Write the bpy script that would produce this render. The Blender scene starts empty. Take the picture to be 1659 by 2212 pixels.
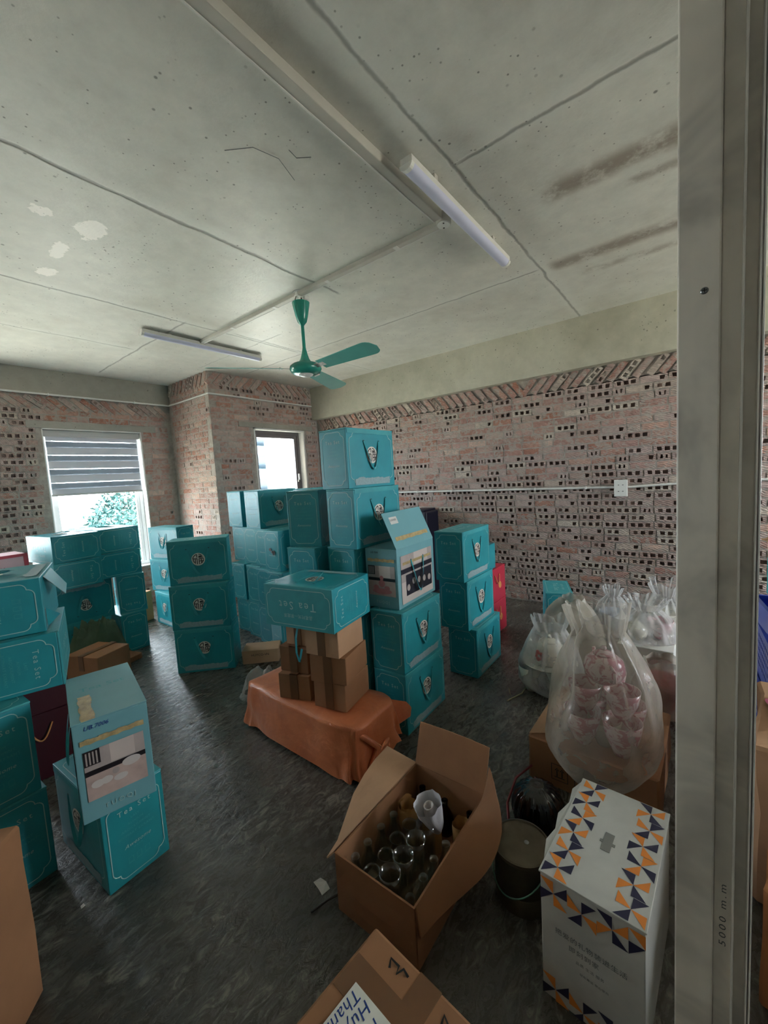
import bpy, bmesh, math, random
import numpy as np
from math import sin, cos, pi, radians, sqrt, atan2, hypot
from mathutils import Vector, Matrix, noise
random.seed(7)
SC = bpy.context.scene
COL = SC.collection

# ------------------------------------------------------------------ camera
YAW, PITCH, ROLL, FPX = 0.666927298, -0.087325588, -0.0595387042, 873.437
CAMZ = 1.5
_f = Vector((cos(YAW)*cos(PITCH), sin(YAW)*cos(PITCH), sin(PITCH)))
_r = Vector((sin(YAW), -cos(YAW), 0))
_u = _r.cross(_f)
CR = cos(ROLL)*_r + sin(ROLL)*_u
CU = -sin(ROLL)*_r + cos(ROLL)*_u
cd = bpy.data.cameras.new('camera')
cd.sensor_fit = 'VERTICAL'; cd.sensor_height = 24.0; cd.lens = FPX/2212*24.0
cd.clip_start = 0.02; cd.clip_end = 500
cam = bpy.data.objects.new('camera', cd); COL.objects.link(cam)
cam.matrix_world = Matrix(((CR.x, CU.x, -_f.x, 0), (CR.y, CU.y, -_f.y, 0), (CR.z, CU.z, -_f.z, CAMZ), (0, 0, 0, 1)))
SC.camera = cam
def project(p):
    d = Vector(p) - Vector((0, 0, CAMZ))
    z = d.dot(_f)
    if z < 0.05: return None
    return (829.5+FPX*d.dot(CR)/z, 1106-FPX*d.dot(CU)/z, z)

# ------------------------------------------------------------------ world, sun, exposure
w = bpy.data.worlds.new('sky'); SC.world = w; w.use_nodes = True
bg = w.node_tree.nodes['Background']
bg.inputs[0].default_value = (0.86, 0.94, 1.0, 1); bg.inputs[1].default_value = 1.0
sd = bpy.data.lights.new('sun', 'SUN'); sd.energy = 3.0; sd.angle = radians(2.0); sd.color = (1, 0.95, 0.86)
sun = bpy.data.objects.new('sun', sd); COL.objects.link(sun)
sun.rotation_euler = (0, radians(32), 0)      # from +X, high: the blind right-hand wall keeps it out of the room
SC.view_settings.view_transform = 'Standard'; SC.view_settings.look = 'None'
SC.view_settings.gamma = 1.0; SC.view_settings.use_curve_mapping = False
SC.view_settings.exposure = 4.92
SC.cycles.use_denoising = True
SC.cycles.max_bounces = 10; SC.cycles.diffuse_bounces = 6; SC.cycles.transparent_max_bounces = 24
SC.cycles.caustics_reflective = False; SC.cycles.caustics_refractive = False
SC.cycles.sample_clamp_indirect = 6.0

# ------------------------------------------------------------------ materials
def srgb(r, g, b):
    def c(x):
        x /= 255.0
        return x/12.92 if x <= .04045 else ((x+.055)/1.055)**2.4
    return (c(r), c(g), c(b), 1)
class NT:
    def __init__(s, name):
        s.m = bpy.data.materials.new(name); s.m.use_nodes = True
        s.t = s.m.node_tree; s.n = s.t.nodes; s.l = s.t.links
        s.b = s.n['Principled BSDF']; s.out = s.n['Material Output']
    def new(s, t, **kw):
        x = s.n.new(t)
        for k, v in kw.items():
            if k == 'inp':
                for i, val in v.items():
                    if isinstance(val, bpy.types.NodeSocket): s.l.new(val, x.inputs[i])
                    else: x.inputs[i].default_value = val
            else: setattr(x, k, v)
        return x
    def math(s, op, a, b=0.0, c=None):
        d = {0: a, 1: b}
        if c is not None: d[2] = c
        return s.new('ShaderNodeMath', operation=op, inp=d).outputs[0]
    def coord(s, which='Object'): return s.new('ShaderNodeTexCoord').outputs[which]
    def noise(s, vec, scale, detail=4, rough=.55, dist=0.0):
        return s.new('ShaderNodeTexNoise', inp={'Vector': vec, 'Scale': scale, 'Detail': detail, 'Roughness': rough, 'Distortion': dist}).outputs[0]
    def ramp(s, fac, stops, interp='LINEAR'):
        x = s.new('ShaderNodeValToRGB', inp={0: fac}); r = x.color_ramp; r.interpolation = interp
        while len(r.elements) < len(stops): r.elements.new(.5)
        for e, (p, c) in zip(r.elements, stops):
            e.position = p; e.color = c if len(c) == 4 else (*c, 1)
        return x.outputs[0]
    def smooth(s, v, a, b):
        return s.new('ShaderNodeMapRange', interpolation_type='SMOOTHSTEP', inp={0: v, 1: a, 2: b, 3: 0.0, 4: 1.0}).outputs[0]
    def mix(s, fac, a, b, mode='MIX'):
        x = s.new('ShaderNodeMix', data_type='RGBA', blend_type=mode)
        for i, v in ((0, fac), (6, a), (7, b)):
            if isinstance(v, bpy.types.NodeSocket): s.l.new(v, x.inputs[i])
            else: x.inputs[i].default_value = v
        return x.outputs[2]
    def bump(s, h, strength=.3, dist=.01):
        x = s.new('ShaderNodeBump', inp={'Height': h, 'Strength': strength, 'Distance': dist})
        s.l.new(x.outputs[0], s.b.inputs['Normal'])
    def set(s, **kw):
        for k, v in kw.items():
            k = {'base': 'Base Color', 'rough': 'Roughness', 'metal': 'Metallic', 'spec': 'Specular IOR Level', 'trans': 'Transmission Weight', 'ior': 'IOR'}.get(k, k)
            if isinstance(v, bpy.types.NodeSocket): s.l.new(v, s.b.inputs[k])
            else: s.b.inputs[k].default_value = v
        return s
def plain(name, c, rough=.6, metal=0.0, var=.12, vscale=6.0, bump=0.0, bscale=40.0, spec=.5, coord='Object'):
    t = NT(name); v = t.coord(coord)
    n = t.noise(v, vscale, 5)
    k = t.ramp(n, [(.25, (1-var,)*3), (.75, (1+var*.6,)*3)])
    t.set(base=t.mix(1.0, c, k, 'MULTIPLY'), rough=rough, metal=metal, spec=spec)
    if bump: t.bump(t.noise(v, bscale, 4), bump, .004)
    return t.m
def cardboard(name, c, dark=.2):
    t = NT(name); v = t.coord()
    n = t.noise(v, 5, 6, .6)
    sp = t.new('ShaderNodeTexWave', wave_type='BANDS', bands_direction='Z', inp={'Vector': v, 'Scale': 60.0, 'Distortion': .4, 'Detail': 1.0}).outputs[1]
    st = t.smooth(t.noise(v, 3.1, 5, .7, .6), .58, .75)
    col = t.mix(1.0, c, t.ramp(n, [(.2, (1-dark,)*3), (.8, (1.08,)*3)]), 'MULTIPLY')
    col = t.mix(t.math('MULTIPLY', st, .35), col, (c[0]*.5, c[1]*.5, c[2]*.5, 1))
    t.set(base=col, rough=.75, spec=.25)
    t.bump(t.math('ADD', t.math('MULTIPLY', sp, .05), n), .12, .004)
    return t.m
TEAL = srgb(36, 146, 156)
def teal_mat():
    t = NT('teal_card'); v = t.coord()
    n = t.noise(v, 9, 5)
    info = t.new('ShaderNodeObjectInfo').outputs['Random']
    hs = t.new('ShaderNodeHueSaturation', inp={'Hue': t.math('MULTIPLY_ADD', info, .012, .494), 'Saturation': 1.0, 'Value': t.math('MULTIPLY_ADD', info, .14, .93), 'Fac': 1.0, 'Color': TEAL})
    col = t.mix(1.0, hs.outputs[0], t.ramp(n, [(.25, (.86,)*3), (.75, (1.06,)*3)]), 'MULTIPLY')
    t.set(base=col, rough=.36, spec=.6)
    t.bump(t.noise(v, 4, 3), .12, .01)
    return t.m
M = {}
M['teal'] = teal_mat()
M['teal_top'] = plain('teal_lid_dusty', srgb(60, 158, 165), .5, var=.15, vscale=14)
M['print'] = plain('cream_print', srgb(170, 206, 202), .5, var=.2, vscale=30)
M['print_faint'] = plain('faint_print', srgb(74, 164, 170), .5, var=.2, vscale=30)
M['seal'] = plain('seal_cream', srgb(224, 216, 204), .5, var=.05)
M['ink'] = plain('seal_ink', srgb(44, 36, 36), .5, var=.05)
M['cloud'] = plain('cloud_band', srgb(142, 168, 172), .5, var=.2, vscale=60)
M['ribbon'] = plain('teal_ribbon', srgb(42, 150, 160), .35, var=.1)
M['pale'] = plain('pale_teal_card', srgb(112, 166, 174), .5, var=.08, bump=.1, bscale=8)
M['tape'] = plain('gold_tape', srgb(190, 168, 122), .22, var=.35, vscale=40, bump=.3, bscale=60)
M['white_card'] = plain('white_inside_card', srgb(214, 212, 205), .7)
M['pic_wall'] = plain('picture_wall', srgb(176, 164, 160), .4, var=.2, vscale=10)
M['pic_wall2'] = plain('picture_wall_light', srgb(205, 192, 186), .4, var=.1)
M['pic_dark'] = plain('picture_dark', srgb(34, 30, 34), .4, var=.3, vscale=30)
M['pic_floor'] = plain('picture_table', srgb(190, 168, 160), .4, var=.2, vscale=20)
M['pic_white'] = plain('picture_white_cups', srgb(206, 200, 196), .4, var=.1)
M['pic_pink'] = plain('picture_pink_pots', srgb(196, 128, 128), .4, var=.2, vscale=25)
M['pen'] = plain('blue_pen', srgb(28, 62, 140), .5, var=.1)
M['black_pen'] = plain('black_pen', srgb(30, 28, 26), .5, var=.1)
M['kraft'] = cardboard('cardboard', srgb(160, 116, 84))
M['kraft_lt'] = cardboard('cardboard_pale', srgb(190, 150, 118))
M['kraft_dk'] = cardboard('cardboard_dark', srgb(140, 98, 68))
M['kraft_or'] = cardboard('cardboard_orange', srgb(188, 124, 80))
M['kraft_tape'] = plain('brown_tape', srgb(116, 80, 52), .3, var=.1)
M['red'] = plain('red_card', srgb(190, 44, 66), .4, var=.1)
M['dark_red'] = plain('dark_red_card', srgb(66, 16, 26), .45, var=.15)
M['gold_rope'] = plain('gold_rope', srgb(214, 140, 80), .5)
M['pinkbox'] = plain('pink_card', srgb(226, 190, 198), .5)
M['navy'] = plain('navy_card', srgb(22, 22, 40), .4)
M['white_pl'] = plain('white_plastic', srgb(222, 222, 216), .35, var=.04)
M['white_paint'] = plain('white_paint', srgb(214, 212, 206), .55, var=.06)
M['pvc_grey'] = plain('grey_duct', srgb(188, 184, 174), .5, var=.08)
M['slot_grey'] = plain('slot_grey', srgb(120, 120, 114), .8)
M['alu_highlight'] = plain('aluminium_edge_highlight', srgb(250, 246, 240), .25, .1, var=.05)  # near-white base puts the bright edge reflections into the colour
M['tube'] = plain('tube_cover', srgb(198, 200, 222), .3, var=.03)
M['fan'] = plain('fan_teal', srgb(46, 142, 126), .22, var=.05)
M['fan_blade'] = plain('fan_blade_teal', srgb(104, 182, 172), .2, var=.08)
M['black'] = plain('black_gloss', srgb(9, 9, 14), .06, var=.02, spec=.7)
M['orange_print'] = plain('orange_print', srgb(214, 128, 52), .5, var=.08)
M['navy_print'] = plain('navy_print', srgb(34, 34, 62), .5, var=.08)
M['whitebox'] = plain('white_box_card', srgb(182, 182, 177), .5, var=.14, vscale=9)
M['grey_print'] = plain('grey_print', srgb(92, 96, 96), .5)
M['ceramic'] = plain('cream_ceramic', srgb(212, 206, 192), .15, var=.06)
M['flower_red'] = plain('flower_red', srgb(188, 70, 60), .3)
M['canvas'] = plain('olive_canvas', srgb(78, 98, 74), .8, var=.3, vscale=8, bump=.5, bscale=60)
M['paper'] = plain('white_paper', srgb(214, 208, 200), .7, var=.05)
M['wrap'] = plain('brown_wrapping_paper', srgb(176, 134, 82), .75, var=.2, bump=.5, bscale=50)
M['tissue'] = plain('white_tissue', srgb(196, 194, 200), .8, var=.1, bump=.5, bscale=60)
M['can_metal'] = plain('old_tin', srgb(92, 83, 68), .35, .6, var=.3, vscale=20)
M['wire'] = plain('green_wire', srgb(96, 140, 122), .4, .3)
M['strap'] = plain('red_strap', srgb(120, 28, 36), .5)
M['straw'] = plain('straw', srgb(168, 158, 120), .8)
M['dark_wire'] = plain('dark_wire', srgb(40, 34, 30), .6)
M['blue_pl'] = plain('blue_crate', srgb(70, 96, 200), .35, var=.1)
M['pink_pl'] = plain('pink_cloth', srgb(226, 120, 160), .7)
M['grey_cloth'] = plain('grey_cloth', srgb(160, 170, 186), .8)
M['cyan_card'] = plain('cyan_card', srgb(60, 200, 206), .4)
M['frame_white'] = plain('window_white', srgb(216, 216, 218), .35, var=.03)
M['frame_grey'] = plain('window_grey', srgb(96, 90, 90), .4, var=.05)
def blind_cloth(name, c, tr):
    t = NT(name); t.set(base=c, rough=.75, spec=.2)
    tl = t.new('ShaderNodeBsdfTranslucent', inp={0: c})
    mx = t.new('ShaderNodeMixShader', inp={0: tr, 1: t.b.outputs[0], 2: tl.outputs[0]})
    t.l.new(mx.outputs[0], t.out.inputs[0]); return t.m
M['blind_lt'] = blind_cloth('blind_light', srgb(200, 200, 206), .035)
M['blind_dk'] = blind_cloth('blind_dark', srgb(140, 148, 158), .02)
M['cassette'] = plain('blind_cassette', srgb(170, 168, 164), .45, var=.03)
M['screw'] = plain('steel_screw', srgb(150, 150, 150), .3, 1.0)
M['leaf'] = plain('leaf_green', srgb(44, 74, 70), .7, var=.5, vscale=1.5, spec=.2)
M['trunk'] = plain('tree_bark', srgb(120, 105, 90), .8)
M['build'] = plain('building_pale', srgb(96, 106, 112), .7, var=.05, vscale=.5)
M['build_gl'] = plain('building_glass', srgb(22, 38, 46), .3, var=.1, vscale=.5)
M['ground'] = plain('ground_pale', srgb(180, 178, 168), .9, var=.2, vscale=.1)
M['amber'] = None
def glass(name, col, rough=.03):
    t = NT(name); t.set(base=col, rough=rough, trans=1.0, ior=1.45); return t.m
def jar_glass(name, tint, base):
    t = NT(name)
    tr = t.new('ShaderNodeBsdfTransparent', inp={0: tint}); gl = t.new('ShaderNodeBsdfGlossy', inp={'Roughness': .06, 'Color': (1, 1, 1, 1)})
    lw = t.new('ShaderNodeLayerWeight', inp={0: .55}).outputs[1]
    mx = t.new('ShaderNodeMixShader', inp={0: t.math('MULTIPLY_ADD', t.math('POWER', lw, 1.8), .45, base), 1: tr.outputs[0], 2: gl.outputs[0]})
    t.l.new(mx.outputs[0], t.out.inputs[0]); return t.m
M['glass'] = jar_glass('clear_glass', (.90, .93, .91, 1), .06)
M['amber'] = glass('amber_glass', (.45, .22, .14, 1))
def pane():
    t = NT('window_pane')
    tr = t.new('ShaderNodeBsdfTransparent', inp={0: (.95, .97, .98, 1)}); gl = t.new('ShaderNodeBsdfGlossy', inp={'Roughness': .02})
    mx = t.new('ShaderNodeMixShader', inp={0: .06, 1: tr.outputs[0], 2: gl.outputs[0]})
    t.l.new(mx.outputs[0], t.out.inputs[0]); return t.m
M['pane'] = pane()
def film(name, col, op, rough=.25, scale=10):
    t = NT(name); v = t.coord()
    n = t.noise(v, scale, 4, .6, 1.2)
    t.set(base=col, rough=rough, spec=.6)
    t.bump(n, .6, .015)
    tl = t.new('ShaderNodeBsdfTranslucent', inp={0: col})
    tr = t.new('ShaderNodeBsdfTransparent', inp={0: (.97, .97, .97, 1)})
    a = t.new('ShaderNodeMixShader', inp={0: .35, 1: t.b.outputs[0], 2: tl.outputs[0]})
    lw = t.new('ShaderNodeLayerWeight', inp={0: .4}).outputs[1]
    fac = t.math('MINIMUM', t.math('ADD', t.math('MULTIPLY_ADD', n, .35, op-.17), t.math('MULTIPLY', lw, .4)), .96)
    b = t.new('ShaderNodeMixShader', inp={0: fac, 1: tr.outputs[0], 2: a.outputs[0]})
    t.l.new(b.outputs[0], t.out.inputs[0]); return t.m
M['bag'] = film('milky_plastic', srgb(208, 200, 188), .27, .2, 8)
M['bag2'] = film('clear_plastic', srgb(226, 226, 224), .26)
M['bag3'] = film('dusty_plastic', srgb(196, 188, 174), .55)
def orange_bag():
    t = NT('orange_woven_plastic'); v = t.coord()
    n = t.noise(v, 7, 5, .6, .5)
    wv = t.new('ShaderNodeTexWave', bands_direction='X', inp={'Vector': v, 'Scale': 70.0, 'Distortion': 1.5}).outputs[1]
    t.set(base=t.ramp(n, [(.25, srgb(186, 100, 62)), (.75, srgb(222, 136, 92))]), rough=.3, spec=.5)
    t.bump(t.math('MULTIPLY_ADD', wv, .06, n), .5, .015); return t.m
M['orange_bag'] = orange_bag()
def floral(name, base):
    t = NT(name); v = t.coord()
    n = t.smooth(t.noise(v, 26, 3, .6, 1.0), .46, .58)
    t.set(base=t.mix(n, base, srgb(180, 122, 132)), rough=.2); return t.m
M['floral'] = floral('pink_floral_ceramic', srgb(206, 184, 182))
def metal_post():
    t = NT('brushed_aluminium'); v = t.coord()
    mp = t.new('ShaderNodeMapping', inp={0: v, 3: (30, 30, 2.2)})
    n = t.noise(mp.outputs[0], 1.0, 5, .6, .8)
    n2 = t.noise(v, 4.5, 4, .6, .6)
    col = t.mix(t.smooth(n2, .4, .68), srgb(248, 240, 228), srgb(200, 194, 186))
    t.set(base=t.mix(t.math('MULTIPLY', n, .3), col, srgb(205, 198, 188)), rough=t.math('MULTIPLY_ADD', n2, .25, .26), metal=.12)
    t.bump(n, .06, .002); return t.m
M['alu'] = metal_post()

def brick_mat(name, stops, mortar, cover):
    t = NT(name); v = t.coord()
    rnd = t.math('FRACT', t.math('ADD', t.math('MULTIPLY', t.new('ShaderNodeObjectInfo').outputs['Random'], 7.31), t.new('ShaderNodeNewGeometry').outputs['Random Per Island']))
    g = t.new('ShaderNodeNewGeometry').outputs['Position']
    col = t.ramp(rnd, stops)
    n = t.noise(g, 34, 5, .65)
    mp = t.new('ShaderNodeMapping', inp={0: g, 2: (.5, .5, .5), 3: (22, 22, 22)})
    sc = t.new('ShaderNodeTexWave', inp={'Vector': mp.outputs[0], 'Scale': 1.3, 'Distortion': 5.0, 'Detail': 2.0}).outputs[1]
    col = t.mix(1.0, col, t.ramp(n, [(.2, (.72,)*3), (.8, (1.2,)*3)]), 'MULTIPLY')
    sm = t.smooth(t.noise(g, 17, 4, .65, .8), cover, cover+.12)
    col = t.mix(t.math('MULTIPLY', sm, .85), col, mortar)
    t.set(base=col, rough=.9, spec=.2)
    t.bump(t.math('ADD', n, t.math('MULTIPLY', sc, .6)), .7, .006)
    return t.m
MORTC = srgb(168, 158, 148)
M['brick'] = brick_mat('brick_clay', [(0, srgb(166, 132, 122)), (.3, srgb(184, 152, 142)), (.5, srgb(164, 124, 112)), (.64, srgb(180, 160, 150)), (.8, srgb(168, 116, 98)), (1, srgb(196, 172, 158))], MORTC, .47)
M['brick_end'] = brick_mat('brick_hollow_face', [(0, srgb(174, 154, 146)), (.4, srgb(184, 164, 156)), (.7, srgb(164, 140, 130)), (1, srgb(198, 186, 172))], MORTC, .53)
M['brick_core'] = plain('brick_core', srgb(134, 114, 106), .95, var=.3, vscale=30)
def mortar_mat():
    t = NT('mortar'); g = t.new('ShaderNodeNewGeometry').outputs['Position']
    n = t.noise(g, 14, 6, .7)
    t.set(base=t.ramp(n, [(.25, srgb(138, 128, 120)), (.55, srgb(166, 157, 148)), (.8, srgb(188, 180, 170))]), rough=.95, spec=.15)
    t.bump(n, .8, .01); return t.m
M['mortar'] = mortar_mat()

def concrete(name, c1, c2, c3, seams=(), stains=(), patches=(), dots=True, bump=.35):
    t = NT(name); g = t.coord()
    sep = t.new('ShaderNodeSeparateXYZ', inp={0: g}).outputs
    n = t.noise(g, 1.3, 6, .6, .3); n2 = t.noise(g, 9, 5, .65)
    col = t.ramp(n, [(.28, c1), (.5, c2), (.74, c3)])
    col = t.mix(1.0, col, t.ramp(n2, [(.25, (.88,)*3), (.75, (1.07,)*3)]), 'MULTIPLY')
    wob = t.math('MULTIPLY_ADD', t.noise(g, 5, 4), .05, -.025)
    dk = None
    def line(ax, val, lo, hi, wid):
        a, b = (sep[0], sep[1]) if ax == 0 else (sep[1], sep[0])
        d = t.math('ABSOLUTE', t.math('ADD', t.math('SUBTRACT', a, val), wob))
        m = t.smooth(d, wid, wid*.15)
        return t.math('MULTIPLY', m, t.math('MULTIPLY', t.smooth(b, lo-.04, lo+.04), t.smooth(b, hi+.04, hi-.04)))
    h = n2
    for ax, val, lo, hi, wid, s in seams:
        broad = line(ax, val, lo, hi, .10)
        m = line(ax, val+.012, lo, hi, wid)
        col = t.mix(t.math('MULTIPLY', broad, .42*s), col, srgb(226, 227, 220))
        col = t.mix(t.math('MULTIPLY', m, .62*s), col, srgb(96, 94, 88))
        h = t.math('SUBTRACT', h, t.math('MULTIPLY', m, 1.5))
    for ax, val, lo, hi, wid, s in stains:
        m = line(ax, val, lo, hi, wid)
        m = t.math('MULTIPLY', m, t.smooth(t.noise(g, 6, 5, .7), .3, .55))
        col = t.mix(t.math('MULTIPLY', m, s), col, srgb(128, 114, 100))
    for cx, cy, rx, ry in patches:
        dx = t.math('DIVIDE', t.math('SUBTRACT', sep[0], cx), rx); dy = t.math('DIVIDE', t.math('SUBTRACT', sep[1], cy), ry)
        r = t.math('ADD', t.math('MULTIPLY', dx, dx), t.math('MULTIPLY', dy, dy))
        r = t.math('ADD', t.math('MULTIPLY', r, .8), t.math('MULTIPLY', t.noise(g, 9, 6, .75, .4), 1.6))
        m = t.smooth(r, 1.12, 1.06)
        col = t.mix(t.math('MULTIPLY', m, .85), col, srgb(248, 243, 236))
    if dots:
        for scl, th in ((17, .14), (9, .09), (30, .16)):
            vo = t.new('ShaderNodeTexVoronoi', inp={'Vector': g, 'Scale': scl, 'Randomness': 1.0}).outputs[0]
            pick = t.smooth(t.noise(g, 1.1+scl*.1, 3), .5, .6)
            m = t.math('MULTIPLY', t.smooth(vo, th, th*.5), pick)
            col = t.mix(t.math('MULTIPLY', m, .7), col, srgb(84, 80, 72))
    t.set(base=col, rough=t.math('MULTIPLY_ADD', n2, .25, .34), spec=.4)
    t.bump(h, bump, .01)
    return t.m
M['ceiling'] = concrete('ceiling_concrete', srgb(200, 197, 186), srgb(212, 211, 202), srgb(222, 219, 208),
    seams=((1, 2.19, -2, 2.4, .018, 1), (1, 3.50, -2, 3.1, .014, .8), (1, 4.48, -2, 1.8, .012, .7), (0, 1.83, -.5, .9, .016, .9), (0, 1.83, 3.5, 5.6, .014, .8),
           (1, .91, .9, 4.4, .014, .9), (0, 3.15, .95, 4.6, .012, .9), (1, 3.46, 2.3, 4.3, .01, .6), (0, 2.6, 3.2, 4.7, .008, .5)),
    stains=((0, 2.36, -.35, .66, .12, .8), (0, 2.56, -.3, .3, .06, .6), (0, 3.19, -.3, .85, .12, .75), (0, 3.45, .0, .7, .07, .5)),
    patches=((.68, 2.6, .09, .07), (.90, 2.62, .10, .16), (.84, 2.95, .06, .2), (.86, 3.28, .09, .1)))
M['concrete'] = concrete('beam_concrete', srgb(168, 164, 146), srgb(186, 182, 164), srgb(196, 192, 176), dots=True)
M['concrete_dk'] = concrete('beam_concrete_grey', srgb(138, 134, 124), srgb(152, 148, 136), srgb(164, 158, 146), dots=True)
def floor_mat():
    t = NT('floor_polished_concrete'); g = t.coord()
    n = t.noise(g, 2.2, 7, .65, .6)
    mp = t.new('ShaderNodeMapping', inp={0: g, 2: (0, 0, .5), 3: (9, 20, 1)})
    st = t.noise(mp.outputs[0], 1.6, 6, .7, 1.0)
    col = t.ramp(n, [(.25, srgb(62, 59, 54)), (.55, srgb(80, 76, 69)), (.8, srgb(98, 93, 84))])
    lt = t.math('MULTIPLY', t.smooth(st, .50, .66), t.smooth(t.noise(g, 3.0, 5, .65), .40, .60))
    col = t.mix(t.math('MULTIPLY', lt, .6), col, srgb(164, 160, 148))
    sp = t.smooth(t.noise(g, 26, 4, .7, .3), .64, .72)
    col = t.mix(t.math('MULTIPLY', sp, .35), col, srgb(150, 146, 134))
    t.set(base=col, rough=t.ramp(st, [(.3, (.16,)*3), (.7, (.42,)*3)]), spec=.45)
    t.bump(t.math('ADD', st, t.math('MULTIPLY', t.noise(g, 30, 3), .3)), .32, .012)
    return t.m
M['floor'] = floor_mat()

# ------------------------------------------------------------------ mesh building
class MB:
    def __init__(s): s.v = []; s.f = []; s.m = []
    def add(s, vs, fs, mi=0, T=None):
        b = len(s.v)
        s.v += [tuple(T @ Vector(p)) for p in vs] if T is not None else [tuple(p) for p in vs]
        for f in fs: s.f.append(tuple(i+b for i in f)); s.m.append(mi)
        return s
    def box(s, x0, y0, z0, x1, y1, z1, mi=0, T=None):
        v = [(x0, y0, z0), (x1, y0, z0), (x1, y1, z0), (x0, y1, z0), (x0, y0, z1), (x1, y0, z1), (x1, y1, z1), (x0, y1, z1)]
        return s.add(v, [(0, 3, 2, 1), (4, 5, 6, 7), (0, 1, 5, 4), (1, 2, 6, 5), (2, 3, 7, 6), (3, 0, 4, 7)], mi, T)
    def cbox(s, w, d, h, bev, z0=0.0, mi=0, T=None):
        bm = bmesh.new(); bmesh.ops.create_cube(bm, size=1.0)
        for v in bm.verts: v.co = Vector((v.co.x*w, v.co.y*d, z0+(v.co.z+.5)*h))
        if bev: bmesh.ops.bevel(bm, geom=list(bm.edges), offset=bev, segments=2, affect='EDGES', profile=.5)
        bm.verts.index_update()
        s.add([v.co.copy() for v in bm.verts], [[v.index for v in f.verts] for f in bm.faces], mi, T); bm.free(); return s
    def tube(s, pts, r, n=8, mi=0, caps=True, T=None):
        pts = [Vector(p) for p in pts]; vs = []; fs = []
        rr = r if hasattr(r, '__len__') else [r]*len(pts)
        up = Vector((0, 0, 1)); prev = None
        for i, p in enumerate(pts):
            d = (pts[min(i+1, len(pts)-1)]-pts[max(i-1, 0)]).normalized()
            if prev is None:
                a = d.cross(up)
                if a.length < .1: a = d.cross(Vector((1, 0, 0)))
                a.normalize()
            else: a = (prev - d*prev.dot(d)).normalized()
            prev = a; b = d.cross(a)
            for k in range(n):
                t = 2*pi*k/n; vs.append(p+(a*cos(t)+b*sin(t))*rr[i])
        for i in range(len(pts)-1):
            for k in range(n): fs.append((i*n+k, i*n+(k+1) % n, (i+1)*n+(k+1) % n, (i+1)*n+k))
        if caps: fs.append(tuple(range(n))[::-1]); fs.append(tuple((len(pts)-1)*n+k for k in range(n)))
        return s.add(vs, fs, mi, T)
    def lathe(s, prof, n=24, mi=0, T=None, rib=None):
        vs = []; fs = []
        for i, (r, z) in enumerate(prof):
            for k in range(n):
                a = 2*pi*k/n; q = r*(1 if rib is None else 1+rib[0]*cos(rib[1]*a))
                vs.append((q*cos(a), q*sin(a), z))
        for i in range(len(prof)-1):
            for k in range(n): fs.append((i*n+k, i*n+(k+1) % n, (i+1)*n+(k+1) % n, (i+1)*n+k))
        if prof[0][0] > 1e-4: fs.append(tuple(range(n))[::-1])
        if prof[-1][0] > 1e-4: fs.append(tuple((len(prof)-1)*n+k for k in range(n)))
        return s.add(vs, fs, mi, T)
    def poly(s, pts, mi=0, T=None): return s.add(pts, [tuple(range(len(pts)))], mi, T)
    def stroke(s, pts, wd, P, mi=0, closed=False):
        n = len(pts); L = []
        for i in range(n):
            a = pts[i-1] if (closed or i > 0) else pts[i]; b = pts[(i+1) % n] if (closed or i < n-1) else pts[i]
            dx, dy = b[0]-a[0], b[1]-a[1]; l = hypot(dx, dy) or 1; nx, ny = -dy/l*wd/2, dx/l*wd/2
            L.append(((pts[i][0]+nx, pts[i][1]+ny), (pts[i][0]-nx, pts[i][1]-ny)))
        vs = [P(*q) for pr in L for q in pr]
        fs = [(2*i, 2*i+1, 2*((i+1) % n)+1, 2*((i+1) % n)) for i in range(n if closed else n-1)]
        return s.add(vs, fs, mi)
    def mesh(s, name, mats, smooth=False, angle=None):
        me = bpy.data.meshes.new(name); me.from_pydata(s.v, [], s.f)
        for m in mats: me.materials.append(M[m] if isinstance(m, str) else m)
        me.polygons.foreach_set('material_index', s.m)
        if smooth:
            me.polygons.foreach_set('use_smooth', [True]*len(s.f))
            if angle is not None: me.set_sharp_from_angle(angle=radians(angle))
        me.update(); return me
_n = {}
def ob(name, me, parent=None, loc=None, rot=None, mat=None):
    o = bpy.data.objects.new(name, me); COL.objects.link(o)
    if parent is not None: o.parent = parent
    if loc is not None: o.location = loc
    if rot is not None: o.rotation_euler = rot
    if mat is not None: o.matrix_world = mat
    return o
def tag(o, label, cat, group=None, kind=None):
    o['label'] = label; o['category'] = cat
    if group: o['group'] = group
    if kind: o['kind'] = kind
    return o
def thing(name, label, cat, loc=(0, 0, 0), rotz=0.0, group=None, mat=None):
    o = bpy.data.objects.new(name, None); COL.objects.link(o); o.empty_display_size = .05
    if mat is not None: o.matrix_world = mat
    else: o.location = loc; o.rotation_euler = (0, 0, rotz)
    return tag(o, label, cat, group)
def struct(name, me, parent=None):
    o = ob(name, me, parent)
    if parent is None: o['kind'] = 'structure'
    return o
_tx = {}
def text_geo(body, size=1.0, shear=0.0, spacing=1.0, res=2):
    k = (body, shear, spacing, res)
    if k not in _tx:
        cu = bpy.data.curves.new('glyphs', 'FONT'); cu.body = body; cu.align_x = 'CENTER'; cu.align_y = 'CENTER'
        cu.shear = shear; cu.space_character = spacing; cu.resolution_u = res
        o = bpy.data.objects.new('glyphs', cu); COL.objects.link(o)
        dg = bpy.context.evaluated_depsgraph_get(); dg.update()
        me = o.evaluated_get(dg).to_mesh()
        _tx[k] = ([tuple(v.co[:2]) for v in me.vertices], [tuple(p.vertices) for p in me.polygons])
        o.evaluated_get(dg).to_mesh_clear(); bpy.data.objects.remove(o); bpy.data.curves.remove(cu)
    v, f = _tx[k]
    return [(x*size, y*size) for x, y in v], f
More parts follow.
